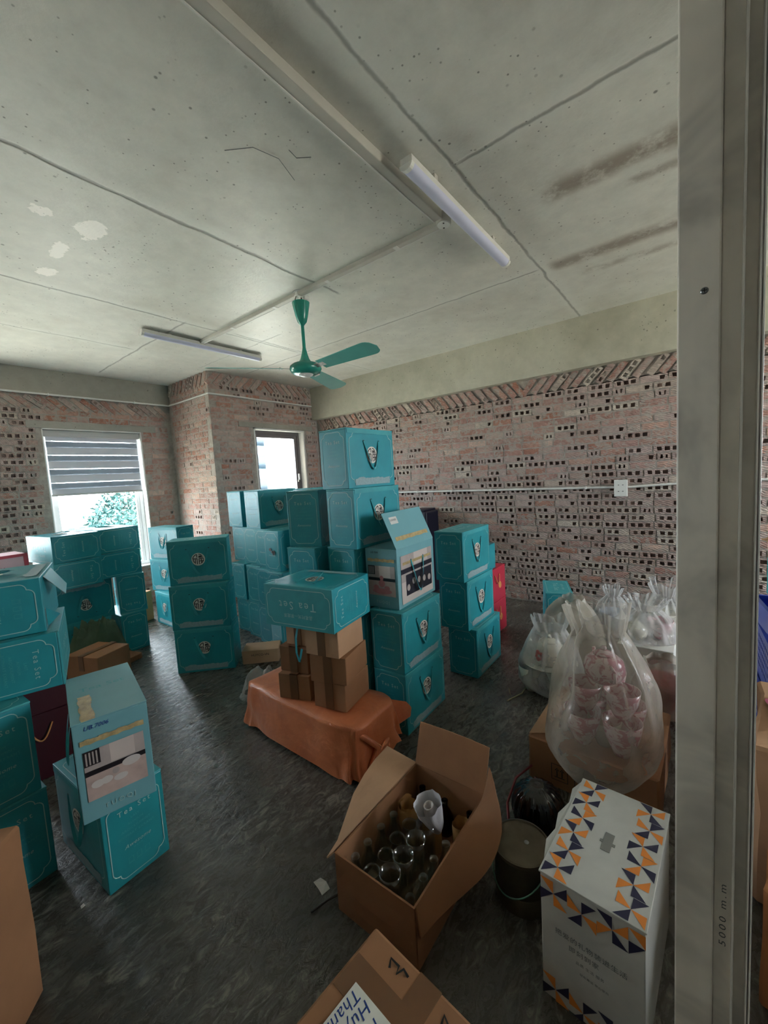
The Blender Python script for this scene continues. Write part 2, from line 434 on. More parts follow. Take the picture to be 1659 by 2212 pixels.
def put_text(mb, body, size, cx, cy, P, mi, rot=0.0, **kw):
    v, f = text_geo(body, size, **kw); c, s = cos(rot), sin(rot)
    mb.add([P(cx+x*c-y*s, cy+x*s+y*c) for x, y in v], f, mi)

# ------------------------------------------------------------------ room shell
H = 2.92; XR = 4.5; XB = 4.395; Y1 = 5.83; Y2 = 4.78; XJ = 2.72; XL = -2.6; YF = -3.0; TH = .22
struct('floor', MB().box(XL-.3, YF-.3, -.2, XR+.3, Y1+.3, 0).mesh('floor', ['floor']))
ceil = struct('ceiling', MB().box(XL-.3, YF-.3, H, XR+.3, Y1+.3, H+.2).mesh('ceiling', ['ceiling']))
def slab_with_holes(mb, frame, u0, u1, v0, v1, holes, back, thick, mi=0):
    """frame(u, v, d) -> point; slab between depth back and back+thick with rectangular holes"""
    us = sorted({u0, u1, *[h[0] for h in holes], *[h[1] for h in holes]}); vs = sorted({v0, v1, *[h[2] for h in holes], *[h[3] for h in holes]})
    for i in range(len(us)-1):
        for j in range(len(vs)-1):
            a, b, c, d = us[i], us[i+1], vs[j], vs[j+1]
            if any(h[0] <= a and b <= h[1] and h[2] <= c and d <= h[3] for h in holes): continue
            pts = [frame(a, c, back), frame(b, c, back), frame(b, d, back), frame(a, d, back), frame(a, c, back+thick), frame(b, c, back+thick), frame(b, d, back+thick), frame(a, d, back+thick)]
            mb.add(pts, [(0, 1, 2, 3), (7, 6, 5, 4), (0, 4, 5, 1), (1, 5, 6, 2), (2, 6, 7, 3), (3, 7, 4, 0)], mi)

BRL, BRH, JT = .205, .058, .013
def brick_solid(L, seed):
    rr = random.Random(seed); mb = MB(); g = []
    nx, nz = 4, 2
    for j in range(nz+1):
        for i in range(nx+1):
            e = .004 if (i in (0, nx) or j in (0, nz)) else 0
            g.append((-L/2+L*i/nx+rr.uniform(-.002, .002), -.006+e+rr.uniform(-.0022, .0022), -BRH/2+BRH*j/nz+rr.uniform(-.002, .002)))
    fs = [(j*(nx+1)+i, j*(nx+1)+i+1, (j+1)*(nx+1)+i+1, (j+1)*(nx+1)+i) for j in range(nz) for i in range(nx)]
    rim = [i for i in range(nx+1)] + [(j)*(nx+1)+nx for j in range(1, nz+1)] + [nz*(nx+1)+i for i in range(nx-1, -1, -1)] + [j*(nx+1) for j in range(nz-1, 0, -1)]
    b = len(g); g += [(g[i][0], .03, g[i][2]) for i in rim]
    for k in range(len(rim)): fs.append((rim[k], b+k, b+(k+1) % len(rim), rim[(k+1) % len(rim)]))
    return mb.add(g, fs)
def brick_hollow(L, seed, nh):
    rr = random.Random(seed); mb = MB()
    t = .022; hw = (L-t*(nh+1))/nh
    xs = [-L/2]
    for k in range(nh): xs += [xs[-1]+t, xs[-1]+t+hw]
    xs += [L/2]
    zs = [-BRH/2, -BRH/2+.011, BRH/2-.011, BRH/2]
    n = len(xs); y = -.005
    g = [(x+(rr.uniform(-.004, .004) if 0 < i < n-1 else 0), y+rr.uniform(-.001, .001), z+rr.uniform(-.003, .003)) for z in zs for i, x in enumerate(xs)]
    fs = []; ms = []
    for j in range(3):
        for i in range(n-1):
            q = (j*n+i, j*n+i+1, (j+1)*n+i+1, (j+1)*n+i)
            if j == 1 and i % 2 == 1:
                if rr.random() < .10: fs.append(q); ms.append(0); continue
                dep = rr.choice((.012, .026, .032))
                b = len(g); g += [(g[k][0], y+dep, g[k][2]) for k in q]
                for a in range(4): fs.append((q[a], q[(a+1) % 4], b+(a+1) % 4, b+a)); ms.append(0)
                fs.append((b, b+1, b+2, b+3)); ms.append(1)
            else: fs.append(q); ms.append(0)
    rim = [0, n-1, 4*n-1, 3*n]; b = len(g); g += [(g[i][0], .036, g[i][2]) for i in rim]
    for k in range(4): fs.append((rim[k], b+k, b+(k+1) % 4, rim[(k+1) % 4])); ms.append(0)
    for f, m_ in zip(fs, ms): mb.f.append(f); mb.m.append(m_)
    mb.v = g
    return mb
BR_S = [brick_solid(BRL, i) for i in range(4)]; BR_H = [brick_hollow(BRL, 20+i, 3) for i in range(4)]
BR_SH = [brick_solid(.098, 40+i) for i in range(2)]; BR_HH = [brick_hollow(.098, 50+i, 2) for i in range(2)]
KIND = {'s': (BR_S, ['brick']), 'h': (BR_H, ['brick_end', 'brick_core']), 'sh': (BR_SH, ['brick']), 'hh': (BR_HH, ['brick_end', 'brick_core'])}
BR_ME = {k: [b.mesh('brick_'+k, ms) for b in lst] for k, (lst, ms) in KIND.items()}

def brick_wall(name, org, ud, nd, u0, u1, z1, holes, phole, diag=None, seed=1, limit=300, thick=TH, plain_u0=None, bar_u=None, ext=(0, 0)):
    """org + u*ud + z*Z; nd is the inward normal. Bricks stand in courses from the floor up; a leaning course closes the top."""
    rr = random.Random(seed); ud = Vector(ud); nd = Vector(nd); Z = Vector((0, 0, 1)); org = Vector(org)
    fr = lambda u, v, d: tuple(org+ud*u+Z*v-nd*d)
    core = MB(); slab_with_holes(core, fr, (plain_u0 if plain_u0 is not None else u0)-ext[0], u1+ext[1], 0, H, holes, .042, thick-.042)
    wall = struct(name, core.mesh(name, ['mortar']))
    R = Matrix((ud, -nd, Z)).transposed()      # local x along wall, local y into the wall, local z up
    if R.determinant() < 0: R = Matrix((-ud, -nd, Z)).transposed()
    items = []; mor = MB()
    pitch = BRH+JT; nrow = int((z1-(.17 if diag else 0))/pitch)
    for r in range(nrow+1):
        za = r*pitch+JT; zb = za+BRH
        if zb > z1-(.15 if diag else 0): break
        u = u0+(-.5*(BRL+JT) if r % 2 else 0)+rr.uniform(-.02, .02)
        rowbias = rr.uniform(-.35, .35)
        spans = []
        while u < u1:
            L = BRL; half = False
            if rr.random() < .10: L = .098; half = True
            a, b = u, u+L
            u = b+JT+rr.uniform(-.004, .004)
            if b < u0+.03 or a > u1-.03: continue
            cut = any(a < h[1]-.005 and b > h[0]+.005 and za < h[3] and zb > h[2] for h in holes)
            if (cut or a < u0 or b > u1) and not half:
                for aa, bb in ((a, a+.098), (b-.098, b)):
                    if aa >= u0-.001 and bb <= u1+.001 and not any(aa < h[1]-.002 and bb > h[0]+.002 and za < h[3] and zb > h[2] for h in holes):
                        spans.append((aa, bb, True)); break
                continue
            if cut or a < u0-.001 or b > u1+.001: continue
            spans.append((a, b, half))
        for a, b, half in spans:
            hol = rr.random() < phole((a+b)/2, za)+rowbias*.6
            k = ('hh' if half else 'h') if hol else ('sh' if half else 's')
            T = Matrix.Translation(org+ud*((a+b)/2)+Z*((za+zb)/2)+nd*rr.uniform(-.002, .003)) @ (R @ Matrix.Rotation(rr.uniform(-.018, .018), 3, 'Y') @ Matrix.Rotation(rr.uniform(-.01, .01), 3, 'Z')).to_4x4()
            items.append((k, rr.randrange(len(KIND[k][0])), T, b-a))
        spans.sort()
        edges = sorted({u0, u1})
        # mortar: bed joint strip and the upright joints
        def strip(a, b, c, d):
            for h in holes:
                if a < h[1] and b > h[0] and c < h[3] and d > h[2]:
                    if a < h[0]: strip(a, h[0], c, d)
                    if b > h[1]: strip(h[1], b, c, d)
                    return
            n = max(1, int((b-a)/.12)); vs = []; fs = []
            for i in range(n+1):
                uu = a+(b-a)*i/n
                for vv in (c, d):
                    e = .0025*noise.noise(Vector((uu*9+seed, vv*9, 1.7)))
                    vs.append(fr(uu, vv, .0005+e))
            for i in range(n): fs.append((2*i, 2*i+2, 2*i+3, 2*i+1))
            mor.add(vs, fs)
        strip(u0, u1, r*pitch-.001, za+.001)
        last = u0
        for a, b, half in spans+[(u1, u1, False)]:
            if a-last > .002: strip(last, a, za, zb)
            last = max(last, b)
    top = za if zb > z1-(.15 if diag else 0) else zb
    if diag:
        mor.add([fr(u0, top, .004), fr(u1, top, .004), fr(u1, z1, .004), fr(u0, z1, .004)], [(0, 1, 2, 3)])
        hgt = z1-top; u = u0+.06
        while u < u1-.05:
            ang = diag(u)
            k = 'h' if rr.random() < .35 else 's'
            T = Matrix.Translation(org+ud*u+Z*((top+z1)/2-.004)+nd*.006) @ (R @ Matrix.Rotation(ang+rr.uniform(-.06, .06), 3, 'Y')).to_4x4() @ Matrix.Diagonal((min(1, hgt/.2/max(.55, abs(sin(ang)))), 1, .95, 1))
            items.append((k, rr.randrange(4), T, BRL)); u += rr.uniform(.092, .115)
    m = ob('mortar', mor.mesh('mortar', ['mortar']), wall)
    def area(it):
        c = it[2].translation; p = project(c)
        if p is None or not (-40 < p[0] < (bar_u or 1700) and 0 < p[1] < 2212): return 0
        vis = max(0, -(c-Vector((0, 0, CAMZ))).normalized().dot(nd))
        return it[3]*vis/p[2]**2
    items.sort(key=area, reverse=True)
    for k, i, T, L in items[:limit]: ob('brick', BR_ME[k][i], wall, mat=T)
    rest = {'brick': MB(), 'brick_end': MB()}
    rmb = MB()
    for k, i, T, L in items[limit:]:
        src = KIND[k][0][i]; b = len(rmb.v)
        rmb.v += [tuple(T @ Vector(p)) for p in src.v]
        for f, mi in zip(src.f, src.m): rmb.f.append(tuple(q+b for q in f)); rmb.m.append(0 if k[0] == 's' else 1+mi)
    if rmb.v:
        o = ob('brickwork', rmb.mesh('brickwork', ['brick', 'brick_end', 'brick_core']), wall); o['kind'] = 'stuff'
    return wall
W1 = (1.286, 2.32, .50, 2.27); W2 = (3.32, 4.21, .92, 2.265); W3 = (-.75, .55, .50, 2.27)  # the last one is the added, unseen window
def ph_right(y, z):
    if z > 2.0: return .55
    if z > 1.62: return .12 if y > 1.2 else .4
    if z > 1.30: return .5 if y > 1.0 else .75
    return .85 if y < 2.0 else (.45 if y < 3.2 else .6)
brick_wall('wall_right', (XR, 0, 0), (0, 1, 0), (-1, 0, 0), -.75, Y2, 2.445, [], ph_right, diag=lambda u: (radians(52) if u > 1.55 else radians(-48)), seed=3, plain_u0=YF, bar_u=1462, ext=(.2, .25))
brick_wall('wall_back', (0, Y1, 0), (1, 0, 0), (0, -1, 0), -.4, XJ,  2.64, [W1, W3], lambda x, z: .75 if x < 1.3 else .1, diag=lambda u: radians(40), seed=5, plain_u0=XL, ext=(.2, .3))
brick_wall('wall_return', (XJ, 0, 0), (0, 1, 0), (-1, 0, 0), Y2, Y1, H, [], lambda y, z: .04, diag=lambda u: radians(-62), seed=8, ext=(-.043, .2))
struct('trim_7', MB().box(XJ+.002, Y2+.002, 0, XJ+.05, Y2+.05, H).mesh('trim_7', ['mortar']))
brick_wall('wall_end', (0, Y2, 0), (1, 0, 0), (0, -1, 0), XJ, XR, H, [W2], lambda x, z: .5 if (x > 4.2 or z > 2.5) else .12, diag=lambda u: radians(-45) if u < 3.6 else radians(45), seed=9, ext=(-.043, .25))
# unseen walls, white for bounce light; the front opening is added for fill
mb = MB(); slab_with_holes(mb, lambda u, v, d: (XL-d, u, v), YF, Y1, 0, H, [], 0, TH); struct('wall_left', mb.mesh('wall_left', ['white_paint']))
mb = MB(); slab_with_holes(mb, lambda u, v, d: (u, YF-d, v), XL, XR, 0, H, [(2.9, 4.1, 1.1, 2.4)], 0, TH); struct('wall_front', mb.mesh('wall_front', ['white_paint']))
# concrete beams and lintels
struct('trim_1', MB().box(XB, YF, 2.44, XR+.04, Y2-.002, H).mesh('trim_1', ['concrete']))
struct('trim_2', MB().box(XL, Y1-.03, 2.645, XJ-.004, Y1+.04, H).mesh('trim_2', ['concrete_dk']))
struct('trim_3', MB().box(1.16, Y1-.012, 2.272, 2.5, Y1+.045, 2.345).mesh('trim_3', ['concrete_dk']))
struct('trim_4', MB().box(3.10, Y2-.012, 2.267, 4.37, Y2+.045, 2.335).mesh('trim_4', ['concrete_dk']))
# window reveals
def reveal(name, y, wn, jam=.012):
    a, b, c, d = wn; m = MB()
    m.box(a, y-.006, c, a+jam, y+TH, d); m.box(b-jam, y-.006, c, b, y+TH, d); m.box(a, y-.006, d-jam, b, y+TH, d); m.box(a, y-.02, c, b, y+TH, c+jam)
    return struct(name, m.mesh(name, ['white_paint']))
reveal('trim_8', Y1, W3); reveal('trim_5', Y1, W1); reveal('trim_6', Y2, W2, .022)
def window(name, y, wn, fmat, fw, mull=None):
    a, b, c, d = wn; a += .014; b -= .014; c += .014; d -= .014
    wobj = struct(name, MB().box(a, y, c, a+fw, y+.05, d).box(b-fw, y, c, b, y+.05, d).box(a+fw, y, d-fw, b-fw, y+.05, d).box(a+fw, y, c, b-fw, y+.05, c+fw).mesh(name, [fmat]))
    if mull is None:
        s = MB(); q = fw; e = .05
        s.box(a+q, y+.008, c+q, a+q+e, y+.042, d-q).box(b-q-e, y+.008, c+q, b-q, y+.042, d-q).box(a+q+e, y+.008, d-q-e, b-q-e, y+.042, d-q).box(a+q+e, y+.008, c+q, b-q-e, y+.042, c+q+e)
        ob('sash', s.mesh('sash', [fmat]), wobj)
        ob('pane', MB().box(a+q+e, y+.02, c+q+e, b-q-e, y+.026, d-q-e).mesh('pane', ['pane']), wobj)
        ob('handle', MB().box(b-q-.035, y-.03, 1.5, b-q-.015, y-.015, 1.62).box(b-q-.035, y-.03, 1.5, b-q-.015, y+.01, 1.53).mesh('handle', ['white_pl']), wobj)
    else:
        for x0, x1, yy in ((a+fw, (a+b)/2+.02, .026), ((a+b)/2-.02, b-fw, .002)):
            s = MB(); e = .035
            s.box(x0, y+yy, c+fw, x0+e, y+yy+.02, d-fw).box(x1-e, y+yy, c+fw, x1, y+yy+.02, d-fw).box(x0+e, y+yy, d-fw-e, x1-e, y+yy+.02, d-fw).box(x0+e, y+yy, c+fw, x1-e, y+yy+.02, c+fw+e)
            f = ob('sash', s.mesh('sash', [fmat]), wobj)
            ob('pane', MB().box(x0+e, y+yy+.008, c+fw+e, x1-e, y+yy+.012, d-fw-e).mesh('pane', ['pane']), f)
    return wobj
def window_one():
    a, b, c, d = W1; a += .014; b -= .014; c += .014; d -= .014; y = Y1+.11; fw = .045
    wobj = struct('window_1', MB().box(a, y, c, a+fw, y+.05, d).box(b-fw, y, c, b, y+.05, d).box(a+fw, y, d-fw, b-fw, y+.05, d).box(a+fw, y, c, b-fw, y+.05, c+fw).mesh('window_1', ['frame_white']))
    ob('sash', MB().box(b-fw-.04, y+.006, c+fw, b-fw, y+.04, d-fw).box(a+fw, y+.006, c+fw, a+fw+.04, y+.04, d-fw).mesh('sash', ['frame_white']), wobj)
    ob('pane', MB().box(a+fw+.04, y+.02, c+fw, b-fw-.04, y+.026, d-fw).mesh('pane', ['pane']), wobj)
window_one()
window('added_window', Y1+.10, W3, 'frame_white', .05)  # unseen window added so that light reaches the boxes from the left
window('window_2', Y2+.10, W2, 'frame_grey', .05)
# roller blind in the first window
rb = thing('roller_blind', 'half lowered striped grey roller blind in the left window', 'blind', (1.80, Y1+.05, 2.256))
ob('cassette', MB().cbox(1.0, .06, .075, .01, -.076).mesh('cassette', ['cassette'], True, 40), rb)
z = -.076
for i in range(4):
    for nm, m, hgt in (('light_band', 'blind_lt', .045 if i == 0 else .086), ('dark_band', 'blind_dk', .068)):
        ob(nm, MB().box(-.475, -.003 if m == 'blind_lt' else .004, z-hgt, .475, -.001 if m == 'blind_lt' else .006, z).mesh(nm, [m]), rb); z -= hgt+(.007 if m == 'blind_lt' else 0)
ob('light_band', MB().box(-.475, -.003, z-.06, .475, -.001, z).mesh('light_band', ['blind_lt']), rb); z -= .06
ob('bottom_bar', MB().cbox(.97, .018, .022, .004, z-.022).mesh('bottom_bar', ['cassette']), rb)

# ------------------------------------------------------------------ outdoors
struct('ground', MB().box(-150, -150, -14.2, 150, 150, -14).mesh('ground', ['ground']))
def tree(label, x, y, zt, r, hgt, seed):
    rr = random.Random(seed); t = thing('tree', label, 'tree', (x, y, -14))
    top = zt+14; fo = MB()
    for k in range(7000):
        d = Vector((rr.gauss(0, 1), rr.gauss(0, 1), rr.gauss(0, 1))).normalized()
        lob = 1+.28*noise.noise(d*2.3+Vector((seed, 0, 0)))
        p = Vector((d.x*r*lob, d.y*r*lob, top-hgt/2+d.z*hgt/2*lob))*1.0
        p += Vector((rr.uniform(-.3, .3), rr.uniform(-.3, .3), rr.uniform(-.3, .3)))
        s = rr.uniform(.07, .16); a = Vector((rr.gauss(0, 1), rr.gauss(0, 1), rr.gauss(0, 1))).normalized(); b = a.cross(d+Vector((.1, .2, .3))).normalized()
        fo.add([p-a*s, p+b*s*.5, p+a*s, p-b*s*.5], [(0, 1, 2, 3)])
    o = ob('foliage', fo.mesh('foliage', ['leaf']), t); o['kind'] = 'stuff'
    ob('trunk', MB().tube([(0, 0, 0), (.2, .1, top*.4), (0, 0, top-hgt*.5)], [.35, .28, .18], 8).mesh('trunk', ['trunk']), t)
tree('leafy tree right of centre in the left window', 8.0, 22.0, 1.4, 1.7, 4.2, 3)
tree('low leafy tree further left outside the window', 3.9, 22.5, .25, 1.4, 3.6, 4)
tree('leafy tree at the right edge of the left window', 11.4, 27.5, .6, 2.0, 5, 5)
bd = thing('apartment_building', 'pale high rise with stacked balconies outside the narrow window', 'building', (31.1, 45.5, -14))
ob('wall', MB().box(-8, 0, 0, 2.2, 9, 60).mesh('wall', ['build']), bd)
for i in range(18):
    zz = 3.0*i+2
    s = ob('balcony', MB().box(1.0, -1.5, zz, 3.2, 0, zz+.25).box(1.0, -1.5, zz+.25, 3.2, -1.38, zz+1.1).mesh('balcony', ['build']), bd)
    ob('window', MB().box(.2, -.06, zz+.5, 1.9, 0, zz+2.2).mesh('window', ['build_gl']), bd)
bd = thing('apartment_building', 'distant pale block seen between the trees in the left window', 'building', (15.0, 60, -14))
ob('wall', MB().box(-3, 0, 0, 3, 8, 12.6).mesh('wall', ['build']), bd)
for i in range(4):
    for j in range(5): ob('window', MB().box(-2.6+j*1.1, -.05, 2+i*2.7, -2.0+j*1.1, 0, 3.4+i*2.7).mesh('window', ['build_gl']), bd)

# ------------------------------------------------------------------ things on the ceiling and the walls
def rail(label, pts, r, mat, name='cable_conduit', clips=0, group=None, n=8, cat='conduit'):
    t = thing(name, label, cat, pts[0], group=group); p0 = Vector(pts[0])
    loc = [Vector(p)-p0 for p in pts]
    ob('pipe', MB().tube(loc, r, n).mesh('pipe', [mat], True, 50), t)
    if clips:
        a, b = loc[0], loc[-1]; d = (b-a).normalized(); me = MB().cbox(.016, r*3.2, r*2.3, .003, -r*1.15).mesh('clip', [mat])
        for k in range(clips):
            o = ob('clip', me, t, a+(b-a)*((k+.5)/clips)); o.rotation_euler = (0, 0, atan2(d.y, d.x))
    return t
def raceway(label, a, b, wdt, hgt, mat, side=1):
    """flat cable duct fixed under the ceiling from a to b"""
    a = Vector(a); b = Vector(b); d = b-a; L = d.length
    t = thing('cable_duct', label, 'cable duct', a, atan2(d.y, d.x))
    ob('duct', MB().cbox(L, wdt, hgt, .004, -hgt, T=Matrix.Translation((L/2, 0, 0))).mesh('duct', [mat]), t)
    ob('edge', MB().cbox(L, .008, .008, .002, -hgt-.003, T=Matrix.Translation((L/2, side*(wdt/2-.002), 0))).mesh('edge', ['white_paint']), t)
    me = MB().cbox(.03, wdt+.006, .004, .001, -hgt-.004).mesh('clip', ['white_paint'])
    if wdt < .05:
        for k in range(int(L/.6)): ob('clip', me, t, (.3+.6*k, 0, 0))
    return t
raceway('grey cable duct along the ceiling towards the nearer tube light', (-1.2, 1.142, H), (2.08, 1.142, H), .052, .045, 'pvc_grey')
raceway('grey cable duct across the ceiling past the fan to the farther light', (2.162, 1.18, H), (2.162, 3.83, H), .040, .03, 'pvc_grey', -1)
jb = thing('junction_box', 'round white junction box where the two ceiling ducts meet', 'junction box', (2.125, 1.132, H))
ob('body', MB().lathe([(.038, -.05), (.042, -.045), (.042, 0)], 20).mesh('body', ['pvc_grey'], True, 40), jb)
lid = ob('lid', MB().lathe([(0, -.056), (.034, -.056), (.036, -.05)], 20).mesh('lid', ['white_pl'], True, 40), jb)
for k in (-1, 1): ob('screw', MB().lathe([(0, -.058), (.005, -.0575), (.005, -.055)], 8).mesh('screw', ['dark_wire']), lid, (.02*k, .01*k, 0))
def tube_light(label, x, y, drop, L=1.2):
    t = thing('tube_light', label, 'light', (x, y, H), group='ceiling tube lights')
    ob('housing', MB().cbox(L, .062, .03, .004, -drop-.03).mesh('housing', ['white_paint']), t)
    pr = [(.031*cos(a), -drop-.03-.028*sin(a)) for a in [pi*k/10 for k in range(11)]]
    vs = [(s, y_, z_) for s in (-L/2+.015, L/2-.015) for y_, z_ in pr]
    ob('diffuser', MB().add(vs, [(k, k+1, 12+k, 11+k) for k in range(10)]).mesh('diffuser', ['tube'], True), t)
    cap = MB().add([(s, y_*1.08, z_-.001) for s in (0, .022) for y_, z_ in pr], [(k, k+1, 12+k, 11+k) for k in range(10)]+[tuple(range(11)), tuple(range(21, 10, -1))]).mesh('end_cap', ['white_pl'])
    ob('end_cap', cap, t, (-L/2-.004, 0, 0)); ob('end_cap', cap, t, (L/2-.018, 0, 0))
    for k in (-1, 1): ob('bracket', MB().box(-.015, -.02, -drop-.005, .015, .02, 0).mesh('bracket', ['pvc_grey']), t, (k*L*.3, 0, 0))
    return t
tube_light('nearer ceiling tube light with broad white diffuser beside the duct', 2.178, 1.025, .035, 1.15)
tube_light('farther ceiling tube light beyond the fan at the end of the duct', 2.235, 3.86, .012, 1.22)
# wall conduits
rail('white conduit along the bottom edge of the back wall beam', [(XL, Y1-.045, 2.642), (2.705, Y1-.045, 2.642)], .011, 'white_paint', clips=6)
rail('white conduit wrapping the brick return and the end wall under the ceiling', [(XJ-.018, Y1-.05, 2.645), (XJ-.018, Y2-.018, 2.645), (XB-.01, Y2-.018, 2.645)], .011, 'white_paint')
rail('white conduit running along the right brick wall at socket height', [(XR-.02, Y2-.06, 1.278), (XR-.02, .66, 1.264)], .0115, 'white_paint', clips=8)
rail('white conduit running on from the wall socket behind the metal post', [(XR-.02, .545, 1.262), (XR-.02, .1, 1.285), (XR-.02, -.7, 1.30)], .0115, 'white_paint')
so = thing('wall_socket', 'white double wall socket on the right brick wall', 'socket', (XR-.008, .603, 1.255))
ob('back_box', MB().box(-.035, -.05, -.075, 0.006, .05, .075).mesh('back_box', ['white_paint']), so)
ob('plate', MB().cbox(.012, .112, .16, .004, -.08, T=Matrix.Translation((-.038, 0, 0))).mesh('plate', ['white_pl']), so)
for zz in (-.03, .03):
    for yy in (-.018, .018): ob('socket_hole', MB().cbox(.003, .010, .006, .001, -.003).mesh('socket_hole', ['dark_wire']), so, (-.0445, yy, zz))
# scratches left on the slab
ob('wire', MB().tube([(1.09, 1.60, H-.004), (1.16, 1.50, H-.004), (1.27, 1.47, H-.004), (1.40, 1.52, H-.004)], .0013, 5).mesh('wire', ['grey_print']), ceil)
ob('wire', MB().tube([(1.27, 1.40, H-.004), (1.32, 1.41, H-.004), (1.36, 1.36, H-.004)], .0015, 5).mesh('wire', ['grey_print']), ceil)
# ceiling fan
FX, FY = 2.177, 2.395; FZ = CAMZ+.855
fan = thing('ceiling_fan', 'teal three bladed ceiling fan hanging in the middle of the room', 'fan', (FX, FY, FZ))
def fl(name, prof, mat='fan', n=32): return ob(name, MB().lathe(prof, n).mesh(name, [mat], True, 45), fan)
dz = H-FZ
fl('mount', [(.055, dz-.004), (.055, dz)], 'white_paint')
ob('bracket', MB().box(-.04, -.012, dz-.05, -.034, .012, dz-.003).box(.034, -.012, dz-.05, .04, .012, dz-.003).box(-.05, -.01, dz-.035, .05, .01, dz-.03).mesh('bracket', ['white_pl']), fan)
ob('hook', MB().tube([(.0, 0, dz), (.012, 0, dz-.05), (.0, 0, dz-.085)], .006, 8).tube([(-.035, 0, dz-.03), (-.045, .01, dz-.06), (-.03, 0, dz-.1)], .004, 6).mesh('hook', ['can_metal']), fan)
ob('connector_block', MB().cbox(.045, .02, .03, .004, dz-.05, T=Matrix.Translation((.03, -.03, 0))).mesh('connector_block', ['white_pl']), fan)
fl('canopy', [(.0, dz-.088), (.064, dz-.086), (.066, dz-.075), (.063, dz-.095), (.048, dz-.17), (.035, dz-.215), (.018, dz-.235), (.014, dz-.24)])
fl('rod', [(.0125, .09), (.0125, dz-.2)])
fl('coupling', [(.062, .045), (.05, .052), (.034, .075), (.022, .115), (.0145, .15), (.013, .16)])
fl('motor', [(.0, -.042), (.05, -.041), (.085, -.036), (.112, -.022), (.122, 0), (.118, .02), (.098, .036), (.06, .046), (0, .048)])
fl('motor_cap', [(0, -.058), (.03, -.056), (.05, -.048), (.056, -.04)], 'white_pl')
def blade_me():
    n = 26; top = []; bot = []
    for i in range(n+1):
        t = i/n; x = .17+.55*t
        wdt = (.056+.03*t) if t < .86 else (.082*sqrt(max(0, 1-((t-.86)/.14)**2)))
        tilt = -.25+.04*t
        top.append((x, wdt, wdt*tilt-.004)); bot.append((x, -wdt*.95, -wdt*tilt-.004))
    v = top+bot; m = MB()
    vs = [(x, y, z+.002) for x, y, z in v]+[(x, y, z-.001) for x, y, z in v]; N = n+1
    fs = []
    for i in range(n): fs += [(i, N+i, N+i+1, i+1), (2*N+i, 2*N+i+1, 3*N+i+1, 3*N+i), (i, i+1, 2*N+i+1, 2*N+i), (N+i, 3*N+i, 3*N+i+1, N+i+1)]
    m.add(vs, fs); return m.mesh('blade', ['fan_blade'], True, 40)
bm_ = blade_me()
iron = MB().cbox(.13, .045, .006, .002, -.006, T=Matrix.Translation((.15, 0, 0)) @ Matrix.Rotation(-.24, 4, 'X')).lathe([(.007, -.01), (.007, .004)], 8, T=Matrix.Translation((.19, .012, 0))).lathe([(.007, -.01), (.007, .004)], 8, T=Matrix.Translation((.19, -.014, 0))).mesh('blade_iron', ['white_paint'])
for a in (143, 268.5, 22):
    b = ob('blade', bm_, fan, (0, 0, .004)); b.rotation_euler = (0, 0, radians(a))
    ob('blade_iron', iron, b)

# ------------------------------------------------------------------ tea-set boxes
W, D, HH = .455, .227, .36
def notch(w, h, c, cx, cy, n=5):
    X, Y = w/2, h/2; pts = []
    def corner(sx, sy, rev):
        p = []
        for k in range(n+1):
            a = pi/2*(1-k/n); p.append((X-c+.5*c*cos(a), Y-.5*c+.5*c*sin(a)))
        for k in range(n+1):
            a = pi/2*(1-k/n); p.append((X-.5*c+.5*c*cos(a), Y-c+.5*c*sin(a)))
        p = [(sx*x, sy*y) for x, y in p]
        return p[::-1] if rev else p
    for sx, sy, rev in ((1, 1, False), (1, -1, True), (-1, -1, False), (-1, 1, True)): pts += corner(sx, sy, rev)
    return [(x+cx, y+cy) for x, y in pts]
E_ = .0012
def face_map(side):
    if side == 'front': return lambda u, v: (u, -D/2-E_, v)
    if side == 'back': return lambda u, v: (-u, D/2+E_, v)
    if side == 'right': return lambda u, v: (W/2+E_, u, v)
    if side == 'left': return lambda u, v: (-W/2-E_, -u, v)
    return lambda u, v: (u, v, HH+E_)
def lift(P, k):
    o = P(0, 0); dx = Vector(P(1, 0))-Vector(o); dy = Vector(P(0, 1))-Vector(o); nn = dx.cross(dy)*k
    return lambda u, v: tuple(Vector(P(u, v))+nn)
def seal(mb, P, cx, cy, r):
    P1 = lift(P, .0004); P2 = lift(P, .0008)
    mb.poly([P1(cx+r*cos(2*pi*k/40), cy+r*sin(2*pi*k/40)) for k in range(40)], 2)
    q = r*.9; wd = r*.12
    def S(pts): mb.stroke([(cx+x*q, cy+y*q) for x, y in pts], wd, P2, 3)
    arc = lambda a0, a1, rad=.88, n=8: [(rad*cos(radians(a0+(a1-a0)*k/n)), rad*sin(radians(a0+(a1-a0)*k/n))) for k in range(n+1)]
    S(arc(170, 103)); S([(-.19, .86), (-.19, .3)]); S([(-.9, .13), (-.16, .13)])
    S([(-.80, .13), (-.78, -.2), (-.62, -.58)]); S([(-.48, .13), (-.48, -.74)]); S([(-.19, .13), (-.19, -.86)])
    S(arc(84, 50)); S([(.12, .55), (.66, .55), (.78, .26), (.12, .26), (.12, .55)]); S([(.14, .42), (.6, .42)])
    S([(.12, .06), (.88, .06), (.8, -.35), (.5, -.7), (.14, -.86), (.12, .06)]); S([(.48, .06), (.5, -.68)]); S([(.12, -.34), (.82, -.3)])
